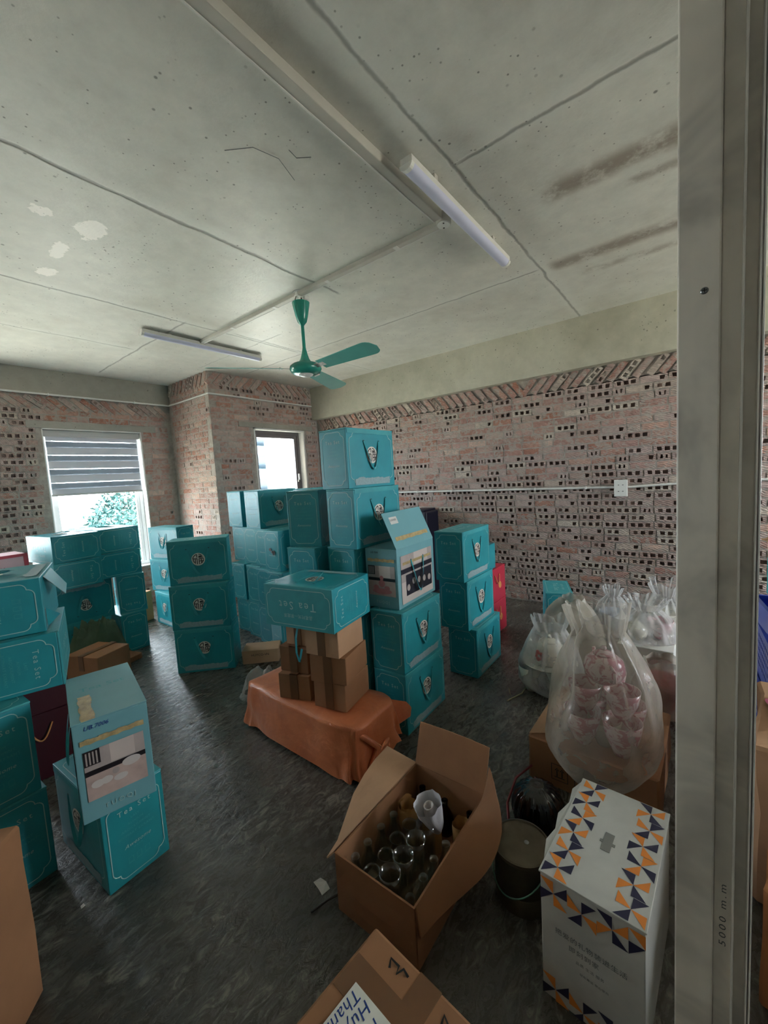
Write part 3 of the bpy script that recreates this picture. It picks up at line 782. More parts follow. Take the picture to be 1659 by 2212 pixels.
def box_print(mb, side):
    P = face_map(side)
    if side in ('front', 'back'):
        mb.stroke(notch(W*.90, HH*.86, .055, 0, HH*.5), .0032, P, 0, True)
        up = []; n = 30
        for k in range(n+1):
            u = -W*.37+W*.74*k/n; up.append((u, HH*.165+.012*noise.noise(Vector((u*14, 3.1, 0)))+.006*noise.noise(Vector((u*50, 8, 0)))))
        lo = [(-W*.37, HH*.07), (-W*.355, HH*.045), (W*.355, HH*.045), (W*.37, HH*.07)]
        P1 = lift(P, .0004)
        for k in range(n):
            a, b = up[k], up[k+1]; mb.poly([P1(a[0], HH*.048), P1(b[0], HH*.048), P1(*b), P1(*a)], 4)
        seal(mb, P, 0.0, HH*.555, .052)
    elif side in ('left', 'right'):
        mb.stroke(notch(D*.84, HH*.88, .048, 0, HH*.5), .0032, P, 0, True)
        put_text(mb, 'Tea Set', .029, 0, HH*.775, P, 0, spacing=1.35)
        for k, (s, sz) in enumerate((('LAST', .013), ('ALINIUM', .013), ('AROCKIUMINT', .014), ('BOIMART EXRANT', .014))):
            put_text(mb, s, sz, 0, HH*.68-.021*k, P, 1, spacing=1.15)
        put_text(mb, 'Awesome', .022, 0, HH*.385, P, 0, shear=.35, spacing=1.1)
        put_text(mb, 'MARK', .009, .0, HH*.335, P, 1, spacing=1.6)
        for cx in (-.03, 0, .03):
            mb.stroke([(cx-.008, HH*.2), (cx+.008, HH*.2), (cx+.008, HH*.255), (cx-.008, HH*.255)], .0016, P, 1, True)
            mb.stroke([(cx-.011, HH*.19), (cx+.011, HH*.19)], .0016, P, 1)
    else:
        mb.stroke(notch(W*.92, D*.84, .05, 0, 0), .0032, P, 0, True)
        put_text(mb, 'Tea Set', .062, .0, -.012, P, 0, spacing=1.3)
        put_text(mb, '品茗时光\u2014家庭茶', .023, 0, .045, P, 0, spacing=1.1)
def ribbon_me(side='front', drop=.17, half=.072, off=.012, seed=0, top=.285):
    rr = random.Random(seed); P = face_map(side); nn = (Vector(P(1, 0))-Vector(P(0, 0))).cross(Vector(P(0, 1))-Vector(P(0, 0)))
    n = 18; vs = []; fs = []; skew = rr.uniform(-.012, .012)
    for k in range(n+1):
        t = k/n*2-1; x = half*t*(1-.25*(1-t*t))+skew*(1-t*t); v = top-drop*(1-abs(t)**2.4)
        o = off*(1-t**6)*(.6+.4*(1-t*t))+.0015
        wd = .0075; tang = Vector((1, 2.4*drop/half*t*abs(t)**.4)).normalized(); nx, ny = -tang.y, tang.x
        for s in (-1, 1): vs.append(Vector(P(x+nx*wd*s, v+ny*wd*s))+nn*(o+.004*s*sin(3*t)))
    fs = [(2*k, 2*k+1, 2*k+3, 2*k+2) for k in range(n)]
    m = MB().add(vs, fs)
    for sx in (-1, 1):
        T = [Vector(P(sx*half+.006*cos(a), top+.006*sin(a)))+nn*.0012 for a in [2*pi*k/8 for k in range(8)]]; m.poly(T, 1)
    return m.mesh('handle', ['ribbon', 'ink'])
def tea_meshes():
    b = MB(); b.cbox(W-.002, D-.002, HH-.008, .003); n0 = len(b.f)
    b.m = [5]*n0
    for s in ('front', 'back', 'left', 'right'): box_print(b, s)
    body = b.mesh('carton', ['print', 'print_faint', 'seal', 'ink', 'cloud', 'teal'])
    l = MB(); l.cbox(W, D, .008, .002, HH-.008); l.m = [5]*len(l.f)
    l.box(-W/2+.01, -D/2-.0016, HH-.03, W/2-.01, -D/2-.0004, HH-.004, 5)
    box_print(l, 'top')
    lid = l.mesh('lid', ['print', 'print_faint', 'seal', 'ink', 'cloud', 'teal_top'])
    return body, lid
TB, TLID = tea_meshes()
RB = [ribbon_me('front', .17, .072, .012, k) for k in range(3)]+[ribbon_me('front', .2, .085, .008, 5), ribbon_me('front', .16, .06, .02, 6)]
RBB = ribbon_me('back', .17, .072, .012, 4)
def tea_box(label, mat, group=None, nolid=False, rib=True):
    t = thing('tea_set_box', label, 'box', mat=mat, group=group)
    ob('carton', TB, t); ob('lid', TLID, t)
    if rib: ob('handle', random.choice(RB), t)
    return t
def up(x, y, z, yaw): return Matrix.Translation((x, y, z)) @ Matrix.Rotation(radians(yaw), 4, 'Z')
def lay(x, y, zc, xa, ya, za, yaw=0):
    """box centre (x, y, zc); xa, ya, za = world directions of the box's own axes before the yaw"""
    R = Matrix((Vector(xa), Vector(ya), Vector(za))).transposed(); R = Matrix.Rotation(radians(yaw), 3, 'Z') @ R
    c = Vector((x, y, zc)) - R @ Vector((0, 0, HH/2))
    return Matrix.Translation(c) @ R.to_4x4()
GT = {}
def T(label, mat, group, **k): return tea_box(label, mat, group, **k)
g = 'tea boxes in the stack of three in the middle'
T('middle floor stack, bottom teal tea box facing the camera', up(1.651, 3.259, 0, -45), g)
T('middle floor stack, second teal tea box with round seal', up(1.649, 3.268, .36, -45), g)
T('middle floor stack, topmost teal tea box with dusty lid', up(1.679, 3.311, .72, -37), g)
g = 'tea boxes in the tall column by the corner'
for k, (x, y, yaw, lb) in enumerate(((1.98, 1.70, 0, 'lowest teal box of the tall column, behind the open picture box'), (1.98, 1.70, 1, 'second teal box up in the tall column behind the picture box'),
        (1.985, 1.742, 0, 'third teal box up in the tall column, beside the picture box'), (1.970, 1.705, .4, 'teal box just below the top of the tall column'), (1.985, 1.746, -.4, 'topmost teal tea box of the tall column against brick'))):
    T(lb, up(x, y, .36*k, yaw), g)
g = 'tea boxes in the column left of the tallest'
for k, (x, y, yaw, lb) in enumerate(((1.93, 2.06, 4, 'lowest teal box left of the tall column, near the floor'), (1.92, 2.06, 6, 'second teal box in the column left of the tallest'),
        (1.885, 2.035, 9, 'third teal box left of the tall column, above the lying box'), (1.918, 2.087, 22, 'top teal box of the column directly left of the tallest'))):
    T(lb, up(x, y, .36*k, yaw), g)
g = 'tea boxes under the open picture box'
T('bottom teal box of the pile under the open picture box', up(2.004, 1.438, 0, 1.6), g)
T('teal box directly under the open picture box', up(2.008, 1.445, .36, 2.2), g)
g = 'tea boxes in the right stack of three'
T('right stack of three, bottom teal box on the floor', up(2.812, 1.377, 0, 1.3), g)
T('right stack of three, middle teal box with round seal', up(2.775, 1.412, .36, 0), g)
T('right stack of three, topmost teal box in front of brick', up(2.745, 1.418, .72, .3), g)
g = 'tea boxes piled beside the narrow window'
K = [(2.50, 3.70, 0, 0, 'lower left'), (2.46, 3.44, 0, -2, ''), (2.41, 3.19, 0, -4, ''), (2.355, 2.93, 0, -14, ''),
     (2.45, 3.66, 1, 0, ''), (2.45, 3.40, 1, 1, ''), (2.40, 3.165, 1, 0, ''), (2.36, 2.93, 1, -3, ''),
     (2.55, 3.75, 2, 0, ''), (2.51, 3.49, 2, 0, ''), (2.47, 3.24, 2, 0, ''), (2.40, 3.00, 2, -2, ''),
     (2.51, 3.73, 3, 2, ''), (2.465, 3.352, 3, 0, '')]
KL = ['farthest bottom teal box of the blue-lit pile by the narrow window', 'second from the back at the bottom of the blue-lit pile', 'third from the back at the bottom of the blue-lit pile', 'nearest bottom teal box of the blue-lit pile, turned slightly',
      'farthest box in the second layer of the blue-lit pile', 'second from the back in the second layer of the blue-lit pile', 'third from the back in the second layer of the blue-lit pile', 'nearest box in the second layer of the blue-lit pile',
      'farthest box in the third layer of the blue-lit pile', 'second from the back in the third layer of the blue-lit pile', 'third from the back in the third layer of the blue-lit pile', 'nearest box in the third layer, with a torn hole in its side',
      'narrow side of the top left box on the blue-lit pile', 'top box with seal in front of the narrow window']
for (x, y, lv, yaw, _), lb in zip(K, KL):
    o = T(lb, up(x, y, .36*lv, yaw), g)
    if lb.startswith('nearest box in the third'):
        h = MB(); P = lift(face_map('left'), .002)
        for cx, cy, s in ((-.02, .19, .022), (.03, .165, .028), (.0, .17, .016)):
            h.poly([P(cx+s*(.6+.4*random.random())*cos(a), cy+s*(.6+.4*random.random())*sin(a)) for a in [2*pi*k/9 for k in range(9)]], 0)
        h.add([P(.0, .17), P(.02, .15), tuple(Vector(P(.01, .19))+Vector((-.012, 0, 0)))], [(0, 1, 2)], 1)
        ob('torn_hole', h.mesh('torn_hole', ['ink', 'white_card']), o)
g = 'tea boxes hidden behind the tall column'
for k in range(4): T(('column of teal boxes behind the tallest, only the pale lid of its top box shows' if k == 3 else 'teal box hidden in the column behind the tallest, under the pale lid'), up(2.50, 2.66, .36*k, 0), g)
g = 'tea boxes stacked under the left window'
T('bottom blue-lit tea box of the stack at the window edge', up(2.02, 4.66, 0, -90), g)
T('middle blue-lit tea box of the stack at the window edge', up(2.08, 4.76, .36, -76), g)
T('top blue-lit tea box with dangling handles at the window edge', up(2.105, 4.78, .72, -75), g)
g = 'tea boxes in the pile below the left window'
X, Y, Z = (1, 0, 0), (0, 1, 0), (0, 0, 1); nX, nY, nZ = (-1, 0, 0), (0, -1, 0), (0, 0, -1)
T('left window pile, upper left lying box with handles on its pale end', lay(1.03, 4.42, .94+D/2, Y, nZ, nX, 9), g)
T('left window pile, upper right lying box below the window', lay(1.415, 4.57, .94+D/2, nY, nZ, X, 5), g)
T('left window pile, second layer, left lying box', lay(1.03, 4.39, .72+D/2-.006, nY, nZ, X, 3), g)
T('left window pile, second layer, right lying box', lay(1.403, 4.53, .72+D/2-.006, nY, nZ, X, 2), g)
T('left window pile, upside down box with its round seal facing out', lay(1.095, 4.43, .36+HH/2-.001, nX, Y, nZ, 7), g)
T('left window pile, upside down box at the right end', lay(1.515, 4.47, .36+HH/2-.001, nY, nX, nZ, -14), g)
T('left window pile, bottom right box standing on the floor', up(1.435, 4.444, 0, -88), g)
T('left window pile, bottom left box behind the olive canvas', up(1.06, 4.42, 0, 2), g)
g = 'tea boxes in the near left pile'
T('near left pile, bottom teal box on the floor', up(.191, 2.251, 0, -86), g)
T('near left pile, second teal box up', up(.178, 2.252, .36, -86), g)
T('near left pile, lying teal box with sideways Tea Set lettering', lay(.319, 2.341, .72+D/2, nY, nZ, X, -16), g)
o = T('near left pile, topmost lying teal box with crushed torn end', lay(.300, 2.393, .947+D/2, Y, nZ, nX, -18), g)
# torn open end flaps of that box (its bottom faces right)
fl_ = MB()
for vs in ([(-.15, -D/2+.01, -.001), (.10, -D/2+.01, -.001), (.08, -.02, -.055), (-.12, -.01, -.065)], [(-.2, .02, -.001), (-.2, .1, -.001), (-.05, .09, -.03)]):
    fl_.poly(vs, 0); fl_.poly([(a, b, c-.002) for a, b, c in vs][::-1], 1)
ob('torn_flap', fl_.mesh('torn_flap', ['white_card', 'teal']), o)
T('lone teal tea box by the right brick wall behind the bags', up(3.949, 1.07, 0, -160), None)
T('teal box lying flat on top of the red boxes', lay(3.262, 1.66, .61+D/2, X, nZ, Y, 0), None)
nv = Vector((cos(radians(190)), sin(radians(190)), 0)); yv = Vector((0, 0, -1)); xv = yv.cross(nv)
o = T('teal box lying on the small cartons, upside down Tea Set on its end', lay(1.505, 1.692, .728+D/2, xv, yv, nv, 0), None)
inv = o.matrix_world.inverted()
def loose(path, wd=.008):
    m = MB(); n = len(path); vs = []
    for k, p in enumerate(path): vs += [inv @ (Vector(p)+Vector((.1, -wd, 0))*(0 if k == 0 else 1)*0 + Vector((0, -wd, 0))), inv @ (Vector(p)+Vector((0, wd, 0)))]
    m.add(vs, [(2*k, 2*k+1, 2*k+3, 2*k+2) for k in range(n-1)]); ob('handle', m.mesh('handle', ['ribbon']), o)
loose([(1.36, 1.71, .727), (1.345, 1.715, .66), (1.338, 1.71, .58), (1.345, 1.70, .53), (1.36, 1.69, .60)])
loose([(1.42, 1.86, .958), (1.345, 1.88, .964), (1.315, 1.90, .958), (1.318, 1.905, .91), (1.325, 1.90, .88)])
T('lower teal box of the near left pair, below the pale picture box', up(.50, 1.961, 0, -86), None)

# picture boxes
def small_picture(mb, P, cx, cy, w_, h_, pots):
    q = lambda x, y: (cx+w_*(x-.5), cy+h_*(y-.5))
    def rect(x0, y0, x1, y1, mi, k): Pk = lift(P, k); mb.poly([Pk(*q(x0, y0)), Pk(*q(x1, y0)), Pk(*q(x1, y1)), Pk(*q(x0, y1))], mi)
    rect(0, 0, 1, 1, 0, .0002); rect(0, 0, 1, .5, 3, .0004); rect(0, .5, 1, .6, 2, .0005); rect(.42, .62, .83, 1, 1, .0005); rect(0, .7, .26, 1, 2, .0005)
    for k in range(4): rect(.03+.055*k, .72, .055+.055*k, .97, 0, .0007)
    for x, y, r, a, mi in pots:
        Pk = lift(P, .0009+.0001*random.random()); mb.poly([Pk(*q(x+r*cos(t), y+r*a*sin(t)*(1 if sin(t) < 0 else .85))) for t in [2*pi*k/20 for k in range(20)]], mi)
def picture_meshes():
    mats = ['pic_wall', 'pic_wall2', 'pic_dark', 'pic_floor', 'pic_white', 'pic_pink', 'pale', 'tape', 'pen', 'black_pen', 'print', 'navy']
    out = []
    for variant in (0, 1):
        b = MB(); b.cbox(W-.002, D-.002, HH-.002, .003); b.m = [6]*len(b.f)
        Pr = face_map('right'); Pl = face_map('left')
        cups = ((.18, .3, .11, .75, 4), (.32, .31, .1, .8, 4), (.55, .26, .12, .6, 4), (.75, .5, .16, .62, 4), (.48, .42, .06, 1.2, 0))
        pink = ((.5, .16, .36, .3, 5), (.5, .42, .12, 1.1, 5), (.5, .6, .07, 1.3, 5), (.28, .28, .1, .9, 5), (.68, .27, .11, .8, 5), (.5, .26, .1, .8, 0))
        small_picture(b, Pr, 0, HH*.46, D*.80, HH*.50, cups); small_picture(b, Pl, 0, HH*.46, D*.84, HH*.50, pink)
        for P in (Pr, Pl): put_text(b, 'TUOQJ', .024, 0, HH*.10, P, 10, spacing=1.4)
        for P in (Pr, Pl):
            P1 = lift(P, .0012); n = 14; u_ = [(-D*.42+D*.84*k/n) for k in range(n+1)]
            for k in range(n): b.poly([P1(u_[k], HH*.80-.008+.002*sin(k*2.2)), P1(u_[k+1], HH*.80-.008+.002*sin(k*2.2+2)), P1(u_[k+1], HH*.80+.010+.002*sin(k*1.7)), P1(u_[k], HH*.80+.010+.002*sin(k*1.7))], 7)
        put_text(b, 'UB.7006', .021, -D*.2, HH*.935, Pr, 8, shear=.3); put_text(b, 'UB.7006', .016, -D*.2, HH*.93, Pl, 9, shear=.3)
        Pf = face_map('front')
        bw = W*.84; q = lambda x, y: (-bw/2+bw*x, HH*.06+HH*.80*y)
        def rect(x0, y0, x1, y1, mi, k): Pk = lift(Pf, k); b.poly([Pk(*q(x0, y0)), Pk(*q(x1, y0)), Pk(*q(x1, y1)), Pk(*q(x0, y1))], mi)
        rect(0, 0, 1, 1, 0, .0002); rect(0, 0, 1, .45, 1, .0004); rect(0, .62, 1, .72, 11, .0004); rect(.4, .74, .85, 1, 1, .0004); rect(.13, .14, .97, .58, 11, .0006)
        for k in range(9):
            x = .2+.085*k; y = .3+.12*((k*37) % 5)/5
            Pk = lift(Pf, .0009); b.poly([Pk(*q(x+.05*cos(t), y+.07*sin(t))) for t in [2*pi*j/12 for j in range(12)]], 2 if k % 2 else 0)
        rect(.05, .8, .95, .86, 7, .0012)
        out.append(b.mesh('picture_carton', mats))
    return out
PB = picture_meshes()
o = thing('picture_box', 'pale picture box with open raised lid flap on the centre stack', 'box', mat=up(2.053, 1.499, .72, 3.7), group='boxes printed with photographs')
ob('carton', PB[0], o); ob('handle', ribbon_me('front', .20, .075, .02, 9, .27), o); ob('handle', RBB, o)
fm = MB(); fm.box(-W/2+.002, 0, 0, W/2-.002, .003, D, 0)
Pq = lambda u, v: (u, -.0008, v)
for k in range(12):
    a, b = -W*.42+W*.84*k/12, -W*.42+W*.84*(k+1)/12; fm.poly([Pq(a, .045+.002*sin(k*2)), Pq(b, .045+.002*sin(k*2+1)), Pq(b, .07), Pq(a, .07)], 1)
fm.poly([Pq(-W*.38, .15), Pq(-W*.2, .15), Pq(-W*.2, .195), Pq(-W*.38, .195)], 2)
put_text(fm, 'SUNNER', .018, -W*.30, .175, lambda u, v: (u, -.0014, v), 3)
fo_ = ob('lid_flap', fm.mesh('lid_flap', ['pale', 'tape', 'white_card', 'ink']), o, (0, -D/2, HH-.002)); fo_.rotation_euler = (radians(-24), 0, 0)
ob('inner_flap', MB().box(-W/2+.004, -D/2+.01, -.001, -W/2+.16, D/2-.01, .001).mesh('inner_flap', ['pale']), o, (0, 0, HH-.006))
ob('inner_flap', MB().box(W/2-.14, -D/2+.01, -.001, W/2-.004, D/2-.01, .001).mesh('inner_flap', ['pale']), o, (0, 0, HH-.006))
o = thing('picture_box', 'pale taped picture box on the near left teal box', 'box', mat=up(.500, 1.868, .36, -102), group='boxes printed with photographs')
ob('carton', PB[1], o); ob('handle', RB[4], o)
lm = MB(); lm.cbox(W, D, .005, .0015, HH-.002); lm.m = [0]*len(lm.f)
for k in range(10):
    a, b = W*.02+W*.48*k/10, W*.02+W*.48*(k+1)/10; lm.poly([(a, -.085+.003*sin(k*2), HH+.0042), (b, -.085+.003*sin(k*2+2), HH+.0042), (b, -.045+.003*sin(k), HH+.0042), (a, -.045+.003*sin(k), HH+.0042)], 1)
put_text(lm, 'Tea Set', .05, -.05, .0, lambda u, v: (u, v, HH+.0046), 2, rot=pi/2)
ob('lid', lm.mesh('lid', ['pale', 'tape', 'print_faint']), o)

# ------------------------------------------------------------------ closed cartons
def carton(label, x, y, z, w, d, h, yaw, mat='kraft', tape='x', name='carton', group=None, bev=.006, marks=None, cat='box', wob=.004, seed=0):
    t = thing(name, label, cat, (x, y, z), radians(yaw), group)
    b = MB(); bm = bmesh.new(); bmesh.ops.create_cube(bm, size=1.0)
    bmesh.ops.bevel(bm, geom=list(bm.edges), offset=.5*bev/max(.05, min(w, d, h)), segments=1, affect='EDGES')
    bmesh.ops.subdivide_edges(bm, edges=[e for e in bm.edges if e.calc_length() > .4], cuts=4, use_grid_fill=True)
    for v in bm.verts:
        v.co = Vector((v.co.x*w, v.co.y*d, (v.co.z+.5)*h)); n_ = noise.noise_vector(v.co*7+Vector((seed*3.1, x*5, y*5)))
        k = min(1.0, v.co.z/(.3*h)) if h > 0 else 0
        v.co += Vector((n_.x, n_.y, n_.z*k))*wob
        v.co.z = max(0, v.co.z)
    bm.verts.index_update(); b.add([v.co.copy() for v in bm.verts], [[v.index for v in f.verts] for f in bm.faces]); bm.free()
    ob('shell', b.mesh('shell', [mat]), t)
    if tape:
        m = MB(); tw = .024; e = .003+wob
        if tape == 'x':
            m.box(-w/2-e, -tw, h-.0, w/2+e, tw, h+e).box(-w/2-e, -tw, h*.55, -w/2, tw, h+e).box(w/2, -tw, h*.55, w/2+e, tw, h+e)
        else:
            m.box(-tw, -d/2-e, h, tw, d/2+e, h+e).box(-tw, -d/2-e, h*.02, tw, -d/2, h+e).box(-tw, d/2, h*.5, tw, d/2+e, h+e)
        ob('tape', m.mesh('tape', ['kraft_tape']), t)
    return t
g = 'small cartons stacked on the orange wrapped parcel'
BZ = .292
carton('small carton, bottom front right of the stack on the orange parcel', 1.515, 1.56, BZ, .20, .25, .145, -78, 'kraft', 'y', group=g, seed=1, bev=.004, wob=.002)
carton('small carton in the middle of the right column on the orange parcel', 1.512, 1.565, BZ+.146, .215, .26, .145, -73, 'kraft', 'y', group=g, seed=2, bev=.004, wob=.002)
carton('small carton directly under the front edge of the lying tea box', 1.50, 1.575, BZ+.292, .21, .25, .143, -79, 'kraft_lt', 'y', group=g, seed=3, bev=.004, wob=.002)
carton('small carton low at the left front of the stack on the parcel', 1.425, 1.80, BZ, .195, .15, .142, -70, 'kraft', 'y', group=g, seed=4, bev=.004, wob=.002)
carton('small dark carton above the left front one on the parcel', 1.475, 1.815, BZ+.143, .19, .20, .145, -76, 'kraft_dk', 'y', group=g, seed=5, bev=.004, wob=.002)
carton('small carton at the top left under the lying tea box', 1.505, 1.80, BZ+.289, .17, .19, .146, -78, 'kraft_lt', 'y', group=g, seed=6, bev=.004, wob=.002)
carton('big cardboard carton cut by the left edge of the frame', -.085, 1.53, 0, .40, .35, .55, 50, 'kraft', None, bev=.012, wob=.008)
o = carton('flat topped carton with paper label in front of the left window pile', 1.02, 3.82, 0, .28, .33, .25, 22.5, 'kraft', 'x', wob=.003)
carton('low flattened carton lying on the floor behind the pale picture box', 1.22, 4.02, 0, .30, .20, .05, 15, 'kraft_dk', None)
o = carton('low tan carton on the floor left of the orange parcel', 1.96, 2.965, 0, .30, .18, .115, -46, 'kraft_lt', None, wob=.003)
mk = MB(); put_text(mk, 'HUYCO-VN', .028, 0, .075, lambda u, v: (u, -.0955, v), 0); ob('lettering', mk.mesh('lettering', ['black_pen']), o)
# red boxes
def red_box(label, x, y, z, w, d, h, yaw, mat, group):
    t = thing('red_gift_box', label, 'box', (x, y, z), radians(yaw), group)
    ob('carton', MB().cbox(w, d, h-.01, .004).mesh('carton', [mat]), t)
    ob('lid', MB().cbox(w+.004, d+.004, .012, .002, h-.012).mesh('lid', [mat]), t)
    for s in (-1, 1):
        pts = [(-.05+.10*k/10, s*(d/2+.006+.012*sin(pi*k/10)), h-.06-.08*sin(pi*k/10)) for k in range(11)]
        ob('rope_handle', MB().tube(pts, .004, 6).mesh('rope_handle', ['gold_rope'], True), t)
        if s == -1 and mat == 'red': ob('seal', MB().lathe([(0, .002), (.03, .002), (.032, 0)], 20, T=Matrix.Translation((w*.18, -d/2, h*.45)) @ Matrix.Rotation(pi/2, 4, 'X')).mesh('seal', ['gold_rope']), t)
    return t
red_box('lower red gift box by the right wall', 3.46, 1.58, 0, .40, .24, .30, 0, 'red', 'red gift boxes')
red_box('upper red gift box under the flat teal box', 3.455, 1.58, .30, .40, .24, .31, 0, 'red', 'red gift boxes')
red_box('lower dark red box in the gap behind the pale picture box', .46, 2.86, 0, .26, .24, .36, -10, 'dark_red', 'dark red boxes')
red_box('upper dark red box in the gap behind the pale picture box', .46, 2.86, .36, .26, .24, .36, -6, 'dark_red', 'dark red boxes')
t = thing('black_case', 'tall black box against the right wall behind the picture box', 'box', (4.33, 2.79, 0))
ob('body', MB().cbox(.30, .30, 1.04, .02).mesh('body', ['navy']), t)
ob('lid', MB().cbox(.30, .22, .03, .01, 1.035).mesh('lid', ['navy']), t)
# pink boxes at the far left by the window wall
o = carton('pink printed carton at the left edge by the window wall', .52, 4.52, .70, .48, .30, .345, 4, 'pinkbox', None, wob=.002)
ob('rim', MB().box(-.243, -.156, .325, .243, -.15, .348).box(.215, -.156, .0, .243, -.152, .348).mesh('rim', ['red']), o)
mk = MB(); put_text(mk, 'Noodle', .09, -.02, .22, lambda u, v: (u, -.1545, v), 0, shear=.4); ob('lettering', mk.mesh('lettering', ['red']), o)
carton('brown carton hidden under the pink printed carton', .52, 4.52, .36, .46, .30, .34, 4, 'kraft_dk', 'x')
carton('brown carton on the floor at the bottom of the pink carton stack', .52, 4.52, 0, .46, .30, .36, 4, 'kraft_dk', 'x')
carton('orange-lit carton on the floor between the two piles by the window', 1.78, 5.15, 0, .22, .30, .34, 20, 'kraft_or', 'x')  # orange card colour stands in for the warm light on this carton

# ------------------------------------------------------------------ orange wrapped parcel
t = thing('wrapped_parcel', 'long low parcel wrapped in orange plastic with small cartons on top', 'parcel', (1.49, 1.77, 0))
ob('inner_carton', MB().box(-.135, -.42, .002, .135, .42, .25).mesh('inner_carton', ['kraft']), t)
nu, nv_ = 96, 26; vs = []; fs = []
def parc(u, v):
    a = 2*pi*u; e = .30
    cx, sx = cos(a), sin(a)
    px = abs(cx)**e*(1 if cx > 0 else -1); py = abs(sx)**e*(1 if sx > 0 else -1)
    if v < .55:       # skirt from the hem up
        t_ = v/.55; hem = .018+.02*noise.noise(Vector((cx*3, sx*3, .5))) + (.07 if (px > .2 and py < -.55) else 0)
        z = hem+(.278-hem)*t_; s = 1.0+.10*(1-t_)**1.5*(1+.9*noise.noise(Vector((cx*4, sx*6, 1))))
        s += .045*(1-t_)*sin(a*17+2*noise.noise(Vector((cx*2, sx*2, 2))))*(.5+.5*noise.noise(Vector((cx*5, sx*5, 7))))
    else:
        t_ = (v-.55)/.45; z = .278+.012*min(1, t_*6)+.006*noise.noise(Vector((px*3*(1-t_), py*6*(1-t_), 3))); s = (1-t_)
        z = min(z, .2915)
    x = .172*px*s; y = .455*py*s
    n_ = (noise.noise_vector(Vector((x*6, y*6, z*6)))*.016+noise.noise_vector(Vector((x*15, y*15, z*9)))*.007)*(1 if v < .55 else .15)
    bulge = .03*exp_(-((px-1)**2+(py+1)**2)*3) if v < .55 else 0
    return Vector((x+n_.x+bulge, y+n_.y-bulge*.5, max(.003, z+(n_.z*.6 if v < .5 else 0))))
exp_ = math.exp
for j in range(nv_+1):
    for i in range(nu): vs.append(parc(i/nu, j/nv_))
for j in range(nv_):
    for i in range(nu): fs.append((j*nu+i, j*nu+(i+1) % nu, (j+1)*nu+(i+1) % nu, (j+1)*nu+i))
ob('wrapping', MB().add(vs, fs).mesh('wrapping', ['orange_bag'], True), t)
# gathered corner and a folded ear of the sheet on the near end
ear = MB(); n = 10
A = [(.165, -.38, .27), (.175, -.42, .20), (.17, -.44, .12)]; tip = [(.26, -.47, .23), (.275, -.49, .20), (.25, -.50, .165)]
for k in range(2):
    ear.add([A[k], tip[k], tip[k+1], A[k+1]], [(0, 1, 2, 3)])
    ear.add([tuple(Vector(p)+Vector((-.012, -.012, .004))) for p in (A[k], tip[k], tip[k+1], A[k+1])], [(3, 2, 1, 0)])
ob('gathered_corner', ear.mesh('gathered_corner', ['orange_bag'], True), t)
fold = MB().tube([(-.17, -.30, .27), (-.10, -.475, .22), (-.02, -.485, .13), (-.08, -.49, .07), (-.13, -.488, .05)], [.006, .014, .018, .016, .008], 8)
ob('fold', fold.mesh('fold', ['orange_bag'], True), t)
ob('fold', MB().tube([(.16, -.46, .16), (.05, -.482, .12), (-.06, -.488, .085)], [.008, .012, .006], 8).mesh('fold', ['orange_bag'], True), t)

# ------------------------------------------------------------------ crumpled sheets and cloth
def crumple(name, label, cat, x, y, z, rx, ry, h, mat, seed, yaw=0, n=26, sharp=1.0):
    t = thing(name, label, cat, (x, y, z), radians(yaw)); vs = []; fs = []
    for j in range(n+1):
        for i in range(n+1):
            u = i/n*2-1; v = j/n*2-1; r = min(1, hypot(u, v)); k = (1-r**2.2)
            p = Vector((u*2.3+seed, v*2.3, seed*.7)); zz = h*max(0, k)*(.62+.75*noise.noise(p)*sharp+.3*abs(noise.noise(p*2.7)))
            w_ = noise.noise_vector(p*1.7)*.08
            vs.append((rx*(u*.98+w_.x), ry*(v*.98+w_.y), max(.002, zz)))
    for j in range(n):
        for i in range(n):
            if hypot((i+.5)/n*2-1, (j+.5)/n*2-1) < 1.03: fs.append((j*(n+1)+i, j*(n+1)+i+1, (j+1)*(n+1)+i+1, (j+1)*(n+1)+i))
    me = MB().add(vs, fs).mesh(name, [mat], True); o = ob('sheet', me, t); return t
crumple('canvas_sheet', 'crumpled olive green canvas heaped behind the flat carton', 'cloth', 1.12, 4.19, 0, .27, .10, .56, 'canvas', 2.3, 3, n=34, sharp=.28)
crumple('plastic_sheet', 'crumpled grey plastic sheet left of the olive canvas', 'plastic sheet', .60, 4.10, 0, .17, .15, .42, 'grey_cloth', 5.1, 0)
crumple('plastic_wrap', 'crumpled clear plastic wrap at the far end of the orange parcel', 'plastic wrap', 1.64, 2.45, 0, .20, .13, .17, 'bag2', 8.2, -40, sharp=1.6)

# ------------------------------------------------------------------ open carton of glass jars
GX, GY, GW, GD, GH = 1.130, .829, .521, .328, .215
t = thing('open_carton', 'open carton full of glass jars in the near centre', 'box', (GX, GY, 0), radians(.8))
x0, x1, y0, y1 = -GW/2, GW/2, -GD/2, GD/2; th = .006
ob('base', MB().box(x0, y0, 0, x1, y1, .006).mesh('base', ['kraft_dk']), t)
bow = MB()   # near end panel, slightly bowed
n = 8; pv = []
for j in range(5):
    for i in range(n+1):
        yy = y0+(y1-y0)*i/n; zz = GH*j/4; b_ = -.012*sin(pi*i/n)*sin(pi*min(1, j/3.2))
        pv.append((x0+b_, yy, zz))
bow.add(pv+[(x+th, y, z) for x, y, z in pv], [(j*(n+1)+i+1, j*(n+1)+i, (j+1)*(n+1)+i, (j+1)*(n+1)+i+1) for j in range(4) for i in range(n)]+[(45+j*(n+1)+i, 45+j*(n+1)+i+1, 45+(j+1)*(n+1)+i+1, 45+(j+1)*(n+1)+i) for j in range(4) for i in range(n)]+[(36+i, 36+i+1, 45+36+i+1, 45+36+i)[::-1] for i in range(n)])
